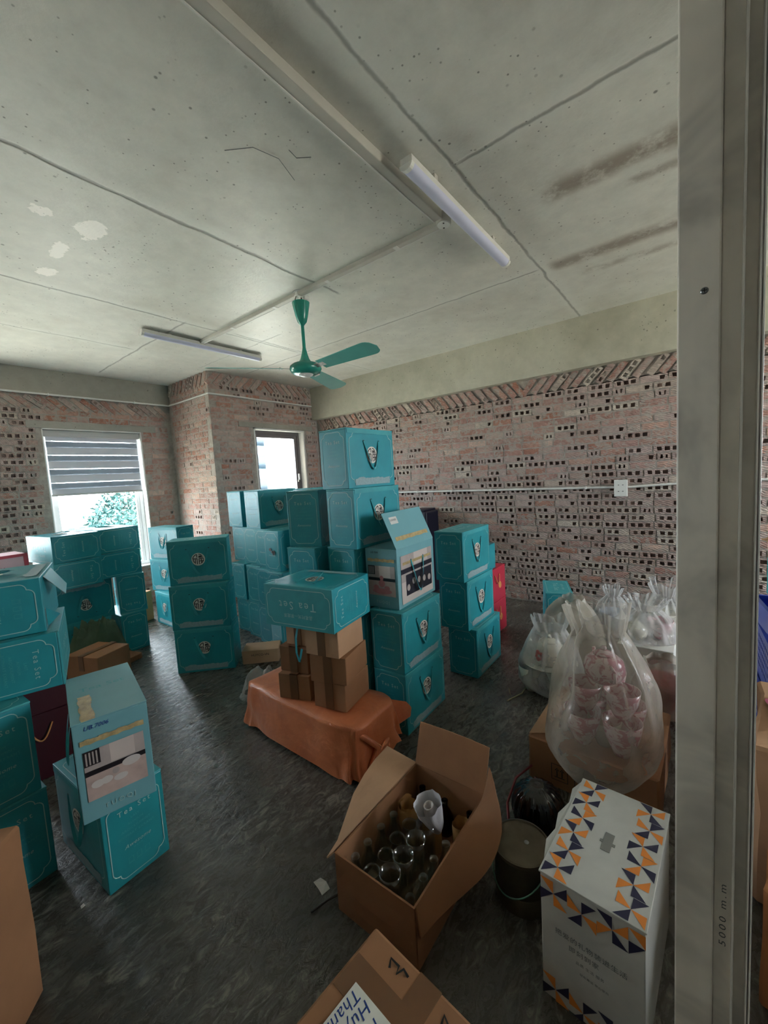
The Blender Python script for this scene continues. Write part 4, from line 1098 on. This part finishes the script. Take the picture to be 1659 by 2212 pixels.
ob('wall_panel', bow.mesh('wall_panel', ['kraft_dk']), t)
ob('wall_panel', MB().box(x1-th, y0, .006, x1, y1, GH).mesh('wall_panel', ['kraft']), t)
ob('wall_panel', MB().box(x0+th, y1-th, .006, x1-th, y1, GH).mesh('wall_panel', ['kraft']), t)
ob('wall_panel', MB().box(x0+th, y0, .006, x1-th, y0+th, GH).mesh('wall_panel', ['kraft_dk']), t)
def strip_flap(name, P0, dirs, L, mat, th=.005):
    """P0: hinge points; dirs: outward unit vectors per point; L: lengths"""
    vs = []; n = len(P0)
    for k in range(n):
        a = Vector(P0[k]); d = Vector(dirs[k]).normalized(); vs += [a, a+d*L[k]*.5, a+d*L[k]]
    nn = [(Vector(P0[min(k+1, n-1)])-Vector(P0[max(0, k-1)])).cross(Vector(dirs[k])).normalized()*th for k in range(n) for _ in range(3)]
    m = MB(); V = vs+[v+q for v, q in zip(vs, nn)]; N = 3*n; fs = []
    for k in range(n-1):
        for j in range(2):
            a = 3*k+j; fs += [(a, a+1, a+4, a+3), (N+a, N+a+3, N+a+4, N+a+1)]
        fs.append((3*k+2, N+3*k+2, N+3*k+5, 3*k+5))
    fs += [(0, N, N+1, 1), (1, N+1, N+2, 2), (3*n-3, 3*n-2, N+3*n-2, N+3*n-3), (3*n-2, 3*n-1, N+3*n-1, N+3*n-2)]
    m.add(V, fs); return ob(name, m.mesh(name, [mat], True, 35), t)
strip_flap('flap', [(x1, y1-.328*k/4, GH) for k in range(5)], [(.36, 0, 1), (.34, 0, 1), (.33, 0, 1), (.34, 0, 1), (.38, .0, 1)], [.175, .178, .18, .178, .172], 'kraft')
strip_flap('flap', [(x0+GW*k/6, y1, GH) for k in range(7)], [(0, .75, -.85), (0, .8, -.75), (0, .9, -.5), (0, 1, -.25), (0, 1, -.05), (0, 1, .05), (0, 1, .1)], [.06, .10, .13, .15, .155, .16, .16], 'kraft_lt')
def lerp_dirs(keys, n):
    out = []
    for k in range(n+1):
        q = k/n*(len(keys)-1); a = min(int(q), len(keys)-2); f = q-a; out.append(tuple(keys[a][c]*(1-f)+keys[a+1][c]*f for c in range(3)))
    return out
fd = lerp_dirs([(0, -.12, -1), (0, -.22, -1), (0, -.38, -.92), (0, -.6, -.75), (0, -.9, -.35), (0, -.95, .2), (0, -.6, .8), (.02, -.18, 1)], 28)
strip_flap('flap', [(x0+.01+(GW-.02)*k/28, y0, GH) for k in range(29)], fd, [.10+.03*min(1, k/20) for k in range(29)], 'kraft_dk')
def jar_me(kind):
    m = MB()
    if kind == 0: pr = [(0, 0), (.026, 0), (.033, .02), (.034, .05), (.030, .075), (.017, .10), (.013, .115), (.016, .13), (.015, .132), (.011, .115), (.015, .098), (.027, .074), (.031, .05), (.030, .022), (.023, .005), (0, .005)]
    elif kind == 1: pr = [(0, 0), (.030, 0), (.036, .03), (.036, .09), (.030, .11), (.026, .125), (.029, .13), (.027, .13), (.023, .122), (.028, .107), (.033, .09), (.033, .03), (.027, .005), (0, .005)]
    else: pr = [(0, 0), (.028, 0), (.031, .05), (.034, .12), (.036, .16), (.034, .16), (.031, .118), (.028, .05), (.024, .006), (0, .006)]
    return m.lathe([(r_, z_*1.32) for r_, z_ in pr], 20).mesh('glass_jar', ['glass'], True)
JM = [jar_me(k) for k in range(3)]
AMB = MB().lathe([(0, 0), (.03, 0), (.036, .03), (.034, .07), (.02, .1), (.012, .115), (.014, .14), (.011, .14), (.009, .115), (.017, .099), (.031, .07), (.033, .03), (.027, .005), (0, .005)], 20).mesh('amber_jar', ['amber'], True)
rr = random.Random(4)
rows = 'nearest', 'second', 'third', 'fourth'
cols = 'right hand', 'inner right', 'inner left', 'left hand'
for i in range(4):
    for j in range(4):
        x = GX-GW/2+.050+.074*i+rr.uniform(-.004, .004); y = GY-GD/2+.048+.077*j+rr.uniform(-.004, .004)
        k = (i*3+j*2) % 3
        o = ob('glass_jar', JM[k], None, (x, y, .0065))
        tag(o, 'clear glass jar in the open carton, %s row, %s place' % (rows[i], cols[j]), 'jar', 'clear glass jars in the open carton')
for k, (x, y, lb) in enumerate(((1.355, .945, 'dark amber jar in the far left corner of the open carton'), (1.345, .715, 'dark amber jar in the far right corner of the open carton'), (1.345, .83, 'dark amber jar at the middle of the far carton end'))):
    tag(ob('amber_jar', AMB, None, (x, y, .0065)), lb, 'jar', 'dark amber jars in the open carton')
def roll(label, x, y, z, r, h, tilt, ya, mat, seed, cat='paper roll', name='wrapped_jar'):
    t = thing(name, label, cat, (x, y, z)); t.rotation_euler = (radians(tilt), 0, radians(ya))
    vs = []; fs = []; n = 44; q = 8
    for i in range(n+1):
        a = 2*pi*1.7*i/n; rad = r*(1.02-.42*i/n)
        for j in range(q+1):
            n_ = noise.noise(Vector((cos(a)*2+seed, sin(a)*2, j*.5)))
            vs.append(((rad*(1+.10*n_))*cos(a), (rad*(1+.10*n_))*sin(a), h*j/q*(1+.08*noise.noise(Vector((a*1.3, seed, 0))))))
    for i in range(n):
        for j in range(q): fs.append((i*(q+1)+j, (i+1)*(q+1)+j, (i+1)*(q+1)+j+1, i*(q+1)+j+1))
    ob('paper', MB().add(vs, fs).mesh('paper', [mat], True), t)
    return t
g = 'jars rolled in brown paper in the open carton'
roll('jar rolled in brown paper at the left side of the open carton', 1.222, .925, .0066, .047, .165, 0, 20, 'wrap', 1)
roll('jar rolled in brown paper in the middle of the open carton', 1.255, .838, .0066, .040, .15, 0, 120, 'wrap', 2)
roll('jar rolled in brown paper at the right side of the open carton', 1.262, .712, .0066, .038, .16, 0, 200, 'wrap', 3)
# white tissue-wrapped jar standing above the others
t2 = thing('tissue_wrapped_jar', 'glass jar in an open cone of white tissue in the carton', 'paper roll', (1.185, .765, .165)); t2.rotation_euler = (radians(-8), radians(-14), 0)
vs = []; fs = []; n = 30; q = 10
for j in range(q+1):
    t_ = j/q; rad = .012+.040*t_**.7
    for i in range(n):
        a = 2*pi*i/n; n_ = noise.noise(Vector((cos(a)*2.2, sin(a)*2.2, t_*2)))
        rd = rad*(1+.22*n_); vs.append((rd*cos(a), rd*sin(a), .135*t_+(.016*noise.noise(Vector((cos(a)*1.5, sin(a)*1.5, 5))) if j == q else 0)))
for j in range(q):
    for i in range(n): fs.append((j*n+i, j*n+(i+1) % n, (j+1)*n+(i+1) % n, (j+1)*n+i))
ob('tissue', MB().add(vs, fs).mesh('tissue', ['tissue'], True), t2)
ob('jar', MB().lathe([(0, .03), (.02, .03), (.028, .07), (.026, .10), (.018, .118), (.020, .124), (.016, .124), (.0, .10)], 18).mesh('jar', ['pic_wall'], True), t2)

# ------------------------------------------------------------------ near carton with a hand-written label
t = thing('labelled_carton', 'brown taped carton with handwritten white label at the bottom edge', 'box', (.427, .512, 0), radians(-5.4))
hb = .35; w_, d_ = .50, .327
m = MB(); m.cbox(w_, d_, hb, .008); ob('shell', m.mesh('shell', ['kraft']), t)
ob('tape', MB().box(-w_/2+.0, -.045, hb, w_/2-.002, .015, hb+.0012).mesh('tape', [M['kraft_tape']]), t)
ob('tape', MB().box(.10, -d_/2+.02, hb, .18, d_/2-.01, hb+.0016).mesh('tape', [M['kraft_tape']]), t)
lb = MB(); lx0, lx1, ly0, ly1 = -.14, .135, .005, .115
lb.box(lx0, ly0, hb+.0016, lx1, ly1, hb+.003, 0)
Pl = lambda u, v: (u, v, hb+.0034)
for s, sz, cx, cy in (('Hãng', .036, .082, .030), ('Huy', .036, .098, .066), ('Thanh T.', .036, .060, .098)): put_text(lb, s, sz, cx, cy, Pl, 1, rot=pi, shear=.25, spacing=1.05)
ob('label', lb.mesh('label', ['white_pl', 'pen']), t)
Pm = lambda u, v: (u, v, hb+.0022)
for pts in ([(.205, .075), (.222, .085), (.222, .06), (.207, .055), (.225, .048), (.22, .03)], [(.20, -.075), (.22, -.07), (.21, -.09), (.225, -.10), (.205, -.105), (.218, -.12)]):
    ob('pen_mark', MB().stroke(pts, .006, Pm).mesh('pen_mark', ['black_pen']), t)

# ------------------------------------------------------------------ white carton with the triangle pattern
t = thing('patterned_carton', 'tall white carton with orange and navy triangle pattern', 'box', (1.253, .209, 0), radians(-93.3))
w_, d_, hb = .252, .425, .38
def pin(mb, P, cx, cy, s, turn):
    ring = [(1, 0), (1, 1), (0, 1), (-1, 1), (-1, 0), (-1, -1), (0, -1), (1, -1)]
    for k in range(8):
        if k % 2 == turn % 2:
            a, b = ring[k], ring[(k+1) % 8]; mb.poly([P(cx, cy), P(cx+a[0]*s, cy+a[1]*s), P(cx+b[0]*s, cy+b[1]*s)], 0 if ((k//2+turn//2) % 2) else 1)
fm = MB(); fm.cbox(w_, d_, hb-.004, .004, 0, 3); Pf = lambda u, v: (u, -d_/2-.0012, v); s = .0315
s = w_/7
for row, vv in enumerate((hb-.048, .036)):
    for k in range(3): pin(fm, Pf, -w_/2+s*(2*k+1), vv-.010*(k % 2), s*.99, k % 4)
    for a, b, mi in (((-1, 1), (0, 1), 0), ((-1, 0), (-1, -1), 1)): fm.poly([Pf(w_/2, vv), Pf(w_/2+a[0]*s, vv+a[1]*s), Pf(w_/2+b[0]*s, vv+b[1]*s)], mi)
def cjk(mb, s_, size, cx, cy): put_text(mb, s_, size, cx, cy, Pf, 2, spacing=1.12)
cjk(fm, '把爱的礼物装进生活', .0185, .0, .225); cjk(fm, '即刻到家', .018, -.015, .197); cjk(fm, '品质 生活 服务', .010, .0, .168); cjk(fm, '轻松搬运 安心使用', .008, .01, .14)
ob('shell', fm.mesh('shell', ['orange_print', 'navy_print', 'grey_print', 'whitebox']), t)
tp = MB(); tp.cbox(w_+.006, d_+.006, .005, .0015, hb-.004); tp.m = [2]*len(tp.f)
Pt = lambda u, v: (u, v, hb+.0017); s = d_/12
for k in range(6):
    vv = -d_/2+s*(2*k+1); off = .007*(k % 2)
    pin(tp, Pt, -w_/2+s*1.05+off, vv, s*.98, k % 4); pin(tp, Pt, w_/2-s*1.05-off, vv, s*.98, (k+1) % 4)
lid = ob('lid', tp.mesh('lid', ['orange_print', 'navy_print', 'whitebox']), t)
hs = MB(); hs.box(-.012, -.045, hb+.0008, .012, .025, hb+.0022).box(-.02, -.018, hb+.0008, -.0121, -.008, hb+.0022).box(.0121, -.018, hb+.0008, .02, -.008, hb+.0022); ob('hand_slot', hs.mesh('hand_slot', ['slot_grey']), t)
ob('torn_edge', MB().add([(-w_/2-.004, -.17, hb-.002), (-w_/2-.022, -.10, hb-.006), (-w_/2-.012, -.05, hb-.003), (-w_/2-.026, .02, hb-.008), (-w_/2-.010, .08, hb-.004), (-w_/2-.02, .15, hb-.006), (-w_/2-.002, .2, hb-.002)], [(0, 1, 2, 3, 4, 5, 6)]).mesh('torn_edge', ['whitebox']), t)

# ------------------------------------------------------------------ ribbed black pot and the old tin
o = thing('ribbed_pot', 'glossy black ribbed round pot on the floor behind the tin', 'pot', (1.585, .525, 0))
ob('body', MB().lathe([(.04, 0), (.075, .012), (.098, .05), (.104, .085), (.100, .125), (.086, .158), (.058, .182), (.03, .192), (.012, .19), (0, .188)], 96, rib=(.035, 16)).mesh('body', ['black'], True), o)
o = thing('tin_can', 'old brown tin with lid and wire handle beside the patterned carton', 'can', (1.285, .487, 0))
ob('body', MB().lathe([(.088, 0), (.092, .004), (.092, .06), (.0895, .065), (.092, .07), (.092, .185), (.095, .19), (.093, .195)], 40).mesh('body', ['can_metal'], True, 40), o)
ob('lid', MB().lathe([(.096, .186), (.097, .197), (.091, .199), (.087, .192), (.05, .190), (0, .190)], 40).mesh('lid', ['can_metal'], True, 40), o)
ob('knob', MB().lathe([(0, .196), (.008, .196), (.010, .191), (.012, .190)], 14).mesh('knob', ['screw'], True), o, (.01, -.015, 0))
arc_ = [(.1*cos(a), .1*sin(a), .185-.12*sin((a-radians(60))/radians(200)*pi)) for a in [radians(60+200*k/24) for k in range(25)]]
ob('wire_handle', MB().tube(arc_, .0025, 6).mesh('wire_handle', ['wire'], True), o)

# ------------------------------------------------------------------ large carton and the plastic bags
o = carton('wide brown carton under the big plastic bag, with printed arrows', 2.12, .381, 0, .533, .56, .214, -90.6, 'kraft', None, bev=.008, wob=.006)
mk = MB(); P = lambda u, v: (u, -.2885, v)
for cx in (-.12, -.02, .08):
    mk.stroke([(cx-.035, .05), (cx+.035, .05), (cx+.035, .125), (cx-.035, .125)], .004, P, 0, True)
    mk.stroke([(cx-.022, .065), (cx+.022, .065)], .004, P)
    for q in (-.011, .011):
        mk.stroke([(cx+q, .068), (cx+q, .10)], .005, P); mk.stroke([(cx+q-.008, .096), (cx+q, .108), (cx+q+.008, .096)], .004, P)
ob('arrow_print', mk.mesh('arrow_print', ['black_pen']), o)
ob('torn_flap', MB().add([(-.266, -.26, .216), (-.266, .1, .216), (-.20, .26, .222), (-.16, .12, .226), (-.19, -.02, .221), (-.15, -.2, .224)], [(0, 1, 2, 3, 4, 5)]).mesh('torn_flap', ['kraft_lt']), o)
def bag(label, x, y, z, rx, ry, h, mat, seed, tie=.8, neck=.16, flare=.5, folds=13, yaw=0, nz=40, na=110, lean=(0, 0), sag=0.0, foldamp=.11, cat='bag', name='plastic_bag'):
    t = thing(name, label, cat, (x, y, z), radians(yaw)); vs = []; fs = []
    rr = random.Random(seed); ph = [rr.uniform(0, 6.28) for _ in range(4)]
    for j in range(nz+1):
        s = j/nz
        if s < .16: base = .62+.38*sin(s/.16*pi/2)
        elif s < tie: q = (s-.16)/(tie-.16); base = 1-(1-neck)*(q**2.1)
        else: q = (s-tie)/(1-tie); base = neck+(flare-neck)*q**.8
        fa = foldamp*min(1, max(0, (s-.1)/max(.1, tie-.1)))**.8*(1 if s < tie else 1.6)
        for i in range(na):
            a = 2*pi*i/na
            n1 = noise.noise(Vector((cos(a)*1.3+seed, sin(a)*1.3, s*2.6))); n2 = noise.noise(Vector((cos(a)*4+seed*2, sin(a)*4, s*7)))
            fo = .6*sin(folds*a+ph[0]+2.2*n1)+.4*sin((folds*2-5)*a+ph[1]+3*n1)
            f = base*(1+.13*n1+.035*n2+fa*fo)
            dz_ = .05*h*n1*s+(.10*h*noise.noise(Vector((cos(a)*1.6, sin(a)*1.6, seed+9)))*max(0, (s-tie)/(1-tie+.01)) if s > tie else 0)
            drop = -sag*max(0, cos(a-pi))*(1-s)**3
            vs.append((rx*f*cos(a)+lean[0]*s*s, ry*f*sin(a)+lean[1]*s*s, max(.003 if sag == 0 else -9, h*s+dz_*(1 if s > .05 else 0)+drop)))
    for j in range(nz):
        for i in range(na): fs.append((j*na+i, j*na+(i+1) % na, (j+1)*na+(i+1) % na, (j+1)*na+i))
    fs.append(tuple(range(na))[::-1])
    ob('film', MB().add(vs, fs).mesh('film', [mat], True), t)
    return t
def teapot(label, x, y, z, r, mat, rz=0, group=None, flower=True):
    t = thing('teapot', label, 'teapot', (x, y, z), radians(rz), group)
    ob('body', MB().lathe([(r*.55, 0), (r*.6, r*.04), (r*.92, r*.35), (r, r*.75), (r*.9, r*1.15), (r*.6, r*1.42), (r*.5, r*1.46)], 28).mesh('body', [mat], True), t)
    l = ob('lid', MB().lathe([(r*.52, r*1.45), (r*.45, r*1.55), (r*.2, r*1.66), (r*.08, r*1.68)], 24).mesh('lid', [mat], True), t)
    ob('knob', MB().lathe([(r*.07, r*1.66), (r*.14, r*1.78), (r*.1, r*1.88), (0, r*1.9)], 14).mesh('knob', [mat], True), l)
    ob('spout', MB().tube([(r*.85, 0, r*.55), (r*1.25, 0, r*.75), (r*1.45, 0, r*1.25)], [r*.2, r*.14, r*.09], 10).mesh('spout', [mat], True), t)
    ob('handle', MB().tube([(-r*.85, 0, r*1.15), (-r*1.35, 0, r*1.1), (-r*1.4, 0, r*.6), (-r*.9, 0, r*.4)], r*.08, 8).mesh('handle', [mat], True), t)
    if flower:
        f = MB()
        for k in range(5):
            a = 2*pi*k/5; c = Vector((.22*r*cos(a), 0, .22*r*sin(a)))
            for sy in (-1, 1): f.lathe([(0, .02*r), (r*.14, .01*r), (r*.15, 0)], 10, T=Matrix.Translation(Vector((c.x, sy*r*1.0, r*.8+c.z))) @ Matrix.Rotation(-sy*pi/2, 4, 'X'))
        ob('flower', f.mesh('flower', ['flower_red'], True), t)
    return t
def bowl(label, x, y, z, r, h, mat, group=None, name='bowl'):
    o = ob(name, MB().lathe([(0, 0), (r*.45, 0), (r*.5, h*.08), (r*.85, h*.5), (r, h), (r*.96, h), (r*.8, h*.5), (r*.45, h*.14), (0, h*.12)], 28).mesh(name, [mat], True), None, (x, y, z))
    return tag(o, label, 'bowl' if name == 'bowl' else name.replace('_', ' '), group)
# the big bag on the carton
bag('big milky plastic bag of pink dishes on the wide carton', 1.935, .335, .224, .27, .23, .64, 'bag', 3, tie=.84, neck=.42, flare=.54, folds=9, lean=(.02, .03), foldamp=.10, sag=.13)
g = 'pink dishes in the big bag'
for k, (x, y, z, r, h, lb) in enumerate(((1.895, .415, .25, .078, .15, 'front left'), (1.89, .258, .25, .078, .15, 'front right'), (2.05, .415, .25, .078, .15, 'back left'), (2.05, .258, .25, .078, .15, 'back right'),
        (1.91, .405, .405, .072, .12, 'upper left'), (1.915, .262, .405, .072, .12, 'upper right'), (2.05, .335, .405, .075, .13, 'upper back'))):
    bowl('pink floral bowl in the big plastic bag, %s' % lb, x, y, z, r, h, 'floral', g)
teapot('pink floral teapot on top inside the big plastic bag', 1.95, .335, .53, .085, 'floral', 30, None, False)
bowl('cream bowl in the middle of the big plastic bag', 1.945, .335, .235, .07, .12, 'ceramic')
# left bag with a flowered teapot on a tray
bag('clear plastic bag with a flowered teapot, left of the big bag', 2.72, .79, 0, .205, .205, .50, 'bag2', 11, tie=.86, neck=.45, flare=.55, folds=9, foldamp=.05)
for k, (x, y) in enumerate(((2.64, .89), (2.66, .69), (2.82, .79))): bowl('cream bowl under the tray in the teapot bag, %s' % ('front left', 'front right', 'back')[k], x, y, .006, .085, .17, 'ceramic', 'cream bowls in the teapot bag')
bowl('cream tray between the bowls and the teapot in the bag', 2.70, .79, .177, .175, .03, 'ceramic', None, 'tray')
teapot('round cream teapot with red flower in the left clear bag', 2.70, .79, .184, .108, 'ceramic', 70)
# bags further back
bag('dusty plastic bag over cream pots in front of the lone teal box', 3.33, .80, 0, .25, .25, .47, 'bag3', 21, tie=.92, neck=.4, flare=.35, folds=8, foldamp=.05)
bowl('cream pot lying low in the dusty plastic bag', 3.25, .83, .006, .12, .20, 'ceramic', None, 'pot')
teapot('cream teapot showing through the dusty plastic bag', 3.27, .80, .21, .10, 'ceramic', 140, None, False)
bag('grey tied plastic bag against the wall behind the others', 3.93, .60, 0, .17, .16, .43, 'bag2', 31, tie=.8, neck=.3, flare=.5, folds=10)
bowl('pot in the grey tied bag against the wall', 3.93, .60, .006, .11, .2, 'grey_cloth', None, 'pot')
bag('white knotted plastic bag upper right beside the metal post', 3.05, .285, .34, .22, .19, .27, 'bag2', 41, tie=.75, neck=.35, flare=.6, folds=10, lean=(0, -.02))
teapot('cream teapot in the white knotted bag by the post', 3.0, .33, .35, .07, 'ceramic', 160, None, False)
bowl('pink floral bowl in the white knotted bag by the post', 3.08, .20, .35, .075, .12, 'floral')
bag('clear knotted plastic bag farthest right by the post', 3.56, .20, 0, .22, .20, .60, 'bag2', 51, tie=.82, neck=.3, flare=.5, folds=10)
bowl('pink floral bowl in the farthest right bag', 3.55, .2, .006, .13, .22, 'floral'); bowl('cream bowl stacked in the farthest right bag', 3.54, .2, .23, .12, .16, 'ceramic')
bag('white bag with red print low beside the metal post', 2.80, .175, 0, .16, .16, .33, 'bag3', 61, tie=.9, neck=.6, flare=.6, folds=7, foldamp=.04)
bowl('red bowl inside the white bag by the metal post', 2.79, .175, .006, .11, .2, 'red')
carton('carton tied with red ribbon behind the white bag', 3.05, .27, 0, .30, .30, .335, -90, 'white_card', None)

# ------------------------------------------------------------------ litter on the floor
def flat_litter(name, label, cat, x, y, pts, mat, yaw=0, th=.002):
    t = thing(name, label, cat, (x, y, 0), radians(yaw)); n = len(pts)
    vs = [(a, b, c) for a, b, c in pts]+[(a, b, c+th) for a, b, c in pts]
    ob('piece', MB().add(vs, [tuple(range(n))[::-1], tuple(range(n, 2*n))]+[(k, (k+1) % n, n+(k+1) % n, n+k) for k in range(n)]).mesh('piece', [mat]), t); return t
flat_litter('paper_scrap', 'small white paper scrap on the floor beside the open carton', 'paper', .887, 1.097, [(-.03, -.016, .001), (.0, -.02, .004), (.03, -.014, .001), (.03, .016, .006), (0, .014, .001), (-.03, .018, .002)], 'paper', 80)
flat_litter('paper_scrap', 'tiny white crumb on the floor in front of the teal pair', 'paper', .33, 1.77, [(-.006, -.006, .001), (.007, -.004, .001), (.005, .007, .003), (-.005, .006, .001)], 'paper')
tag(ob('strap', MB().tube([(1.46, .60, .006), (1.58, .655, .05), (1.70, .66, .085), (1.80, .62, .10)], .0055, 6).mesh('strap', ['strap'], True)), 'dark red strap between the open carton and the wide carton', 'strap')
tag(ob('straw', MB().tube([(2.42, .98, .004), (2.55, .93, .006), (2.66, .93, .012)], .004, 5).tube([(2.5, .99, .004), (2.58, 1.03, .004)], .003, 5).mesh('straw', ['straw'], True)), 'thin pale straw stalks on the floor left of the teapot bag', 'straw')
tag(ob('wire_scrap', MB().tube([(.80, 1.06, .004), (.86, 1.035, .012), (.905, .995, .03)], .004, 6).mesh('wire_scrap', ['dark_wire'], True)), 'dark wire scrap at the left corner of the open carton', 'wire')

# ------------------------------------------------------------------ aluminium post of the doorway
PX = .82
t = thing('door_post', 'brushed aluminium door post filling the right edge of the view', 'post', (PX, 0, 0))
yy = lambda k: k*PX
ob('main_profile', MB().cbox(.05, yy(.0655), 2.9, .0025, .003, T=Matrix.Translation((.025, yy(.0055), 0))).mesh('main_profile', ['alu']), t)
ob('side_profile', MB().cbox(.06, yy(.0305), 2.9, .0015, .003, T=Matrix.Translation((.045, yy(-.043), 0))).mesh('side_profile', ['alu']), t)
ob('lip', MB().cbox(.010, yy(.004), 2.9, .0012, .003, T=Matrix.Translation((.012, yy(-.0585), 0))).mesh('lip', ['alu_highlight']), t)
ob('channel', MB().cbox(.04, yy(.020), 2.9, .0015, .003, T=Matrix.Translation((.05, yy(-.0706), 0))).mesh('channel', ['alu']), t)
for k, q in enumerate((-.0815, -.0865)): ob('rib', MB().cbox(.05, yy(.0028), 2.9, .001, .003, T=Matrix.Translation((.035, yy(q), 0))).mesh('rib', ['alu_highlight']), t)
sc_ = ob('screw', MB().lathe([(0, .0015), (.0035, .0014), (.0052, .0002), (.0052, 0)], 20).mesh('screw', ['screw'], True), t, (-.0002, yy(-.003), CAMZ+.2535)); sc_.rotation_euler = (0, -pi/2, 0)
cr = ob('cross_slot', MB().box(-.0032, -.0005, .0012, .0032, .0005, .0019).box(-.0005, -.0032, .0012, .0005, .0032, .0019).mesh('cross_slot', ['dark_wire']), sc_)
mk = MB(); put_text(mk, '5000 m.m', .0225, CAMZ-.79, 0, lambda u, v: (.0145, yy(-.0435)+v*.6, u), 0, spacing=1.35); ob('lettering', mk.mesh('lettering', ['grey_print']), t)

# ------------------------------------------------------------------ the strip of room seen to the right of the post
def crate(label, x, y, z, w_, d_, h_, yaw):
    t = thing('plastic_crate', label, 'crate', (x, y, z), radians(yaw), 'blue plastic crates')
    ob('base', MB().box(-w_/2+.01, -d_/2+.01, 0, w_/2-.01, d_/2-.01, .006).mesh('base', ['blue_pl']), t)
    for sx, sy, L, rz in ((0, -1, w_, 0), (0, 1, w_, pi), (-1, 0, d_, -pi/2), (1, 0, d_, pi/2)):
        m = MB(); n = max(4, int(L/.035)); us = [-L/2+.005+(L-.01)*k/n for k in range(n+1)]; zs = [.006, .05]; 
        nr = max(2, int((h_-.09)/.035)); zs += [.05+(h_-.09)*k/nr for k in range(1, nr+1)]+[h_]
        for i in range(n):
            for j in range(len(zs)-1):
                a, b, c, d2 = us[i], us[i+1], zs[j], zs[j+1]
                if 0 < j < len(zs)-2 and 0 < i < n-1:
                    q = .009; 
                    for e in ((a, c, b, c+q), (a, d2-q, b, d2), (a, c+q, a+q, d2-q), (b-q, c+q, b, d2-q)): m.poly([(e[0], 0, e[1]), (e[2], 0, e[1]), (e[2], 0, e[3]), (e[0], 0, e[3])])
                else: m.poly([(a, 0, c), (b, 0, c), (b, 0, d2), (a, 0, d2)])
        o = ob('side', m.mesh('side', ['blue_pl']), t, (sx*(w_/2-.006), sy*(d_/2-.006), 0)); o.rotation_euler = (0, 0, rz)
    ob('rim', MB().box(-w_/2, -d_/2, h_-.01, w_/2, -d_/2+.016, h_+.004).box(-w_/2, d_/2-.016, h_-.01, w_/2, d_/2, h_+.004).box(-w_/2, -d_/2, h_-.01, -w_/2+.016, d_/2, h_+.004).box(w_/2-.016, -d_/2, h_-.01, w_/2, d_/2, h_+.004).mesh('rim', ['blue_pl']), t)
    return t
crate('lowest blue crate to the right of the post', 2.62, -.42, 0, .44, .38, .36, 4)
crate('middle blue crate, with wide rim, right of the post', 2.62, -.43, .366, .44, .38, .27, 2)
crate('top blue crate right of the post', 2.64, -.42, .642, .42, .36, .12, 6)
tea = MB(); o = carton('bright teal printed box leaning on the crates right of the post', 2.66, -.42, .78, .28, .34, .19, -88, 'cyan_card', None, wob=.002)
mk = MB(); mk.stroke(notch(.23, .15, .03, 0, .095), .003, lambda u, v: (u, -.1735, v), 0, True); ob('print', mk.mesh('print', ['print']), o)
o = carton('white carton with red dotted border on top, right of the post', 2.72, -.44, .975, .30, .34, .09, -86, 'white_card', None, wob=.001)
mk = MB()
for k in range(14): mk.box(-.14+.02*k, -.1725, .07, -.13+.02*k, -.171, .08)
mk.box(-.15, -.1722, .0, .15, -.171, .012); ob('border', mk.mesh('border', ['red']), o)
crumple('kraft_wrapper', 'crumpled tan paper wrapper topping the stack right of the post', 'paper', 2.75, -.42, 1.066, .16, .17, .12, 'kraft_lt', 4.4)
o = carton('tall kraft carton nearest the post on its right side', 1.92, -.45, 0, .56, .52, .56, -96, 'kraft_lt', None, bev=.02, wob=.02)
carton('kraft carton on the floor right of the post, closest to the camera', 1.47, -.34, 0, .36, .30, .34, -100, 'kraft_or', 'y', bev=.014, wob=.012)
crumple('pink_cloth', 'pink and grey cloth heaped on the tall kraft carton', 'cloth', 1.98, -.36, .565, .16, .16, .12, 'pink_pl', 7.7)
# light arriving through the openings: portals only steer the sampling of the sky
def portal(x, y, z, sx, sz, rot):
    l = bpy.data.lights.new('window_portal', 'AREA'); l.shape = 'RECTANGLE'; l.size = sx; l.size_y = sz; l.cycles.is_portal = True
    o = bpy.data.objects.new('window_portal', l); COL.objects.link(o); o.location = (x, y, z); o.rotation_euler = rot; o['kind'] = 'helper'
portal((W1[0]+W1[1])/2, Y1+TH+.03, (W1[2]+W1[3])/2, W1[1]-W1[0], W1[3]-W1[2], (-pi/2, 0, 0))
portal((W2[0]+W2[1])/2, Y2+TH+.03, (W2[2]+W2[3])/2, W2[1]-W2[0], W2[3]-W2[2], (-pi/2, 0, 0))
portal((W3[0]+W3[1])/2, Y1+TH+.03, (W3[2]+W3[3])/2, W3[1]-W3[0], W3[3]-W3[2], (-pi/2, 0, 0))
for a, b in ((2.9, 4.1),): portal((a+b)/2, YF-TH-.03, 1.75, b-a, 1.3, (pi/2, 0, 0))
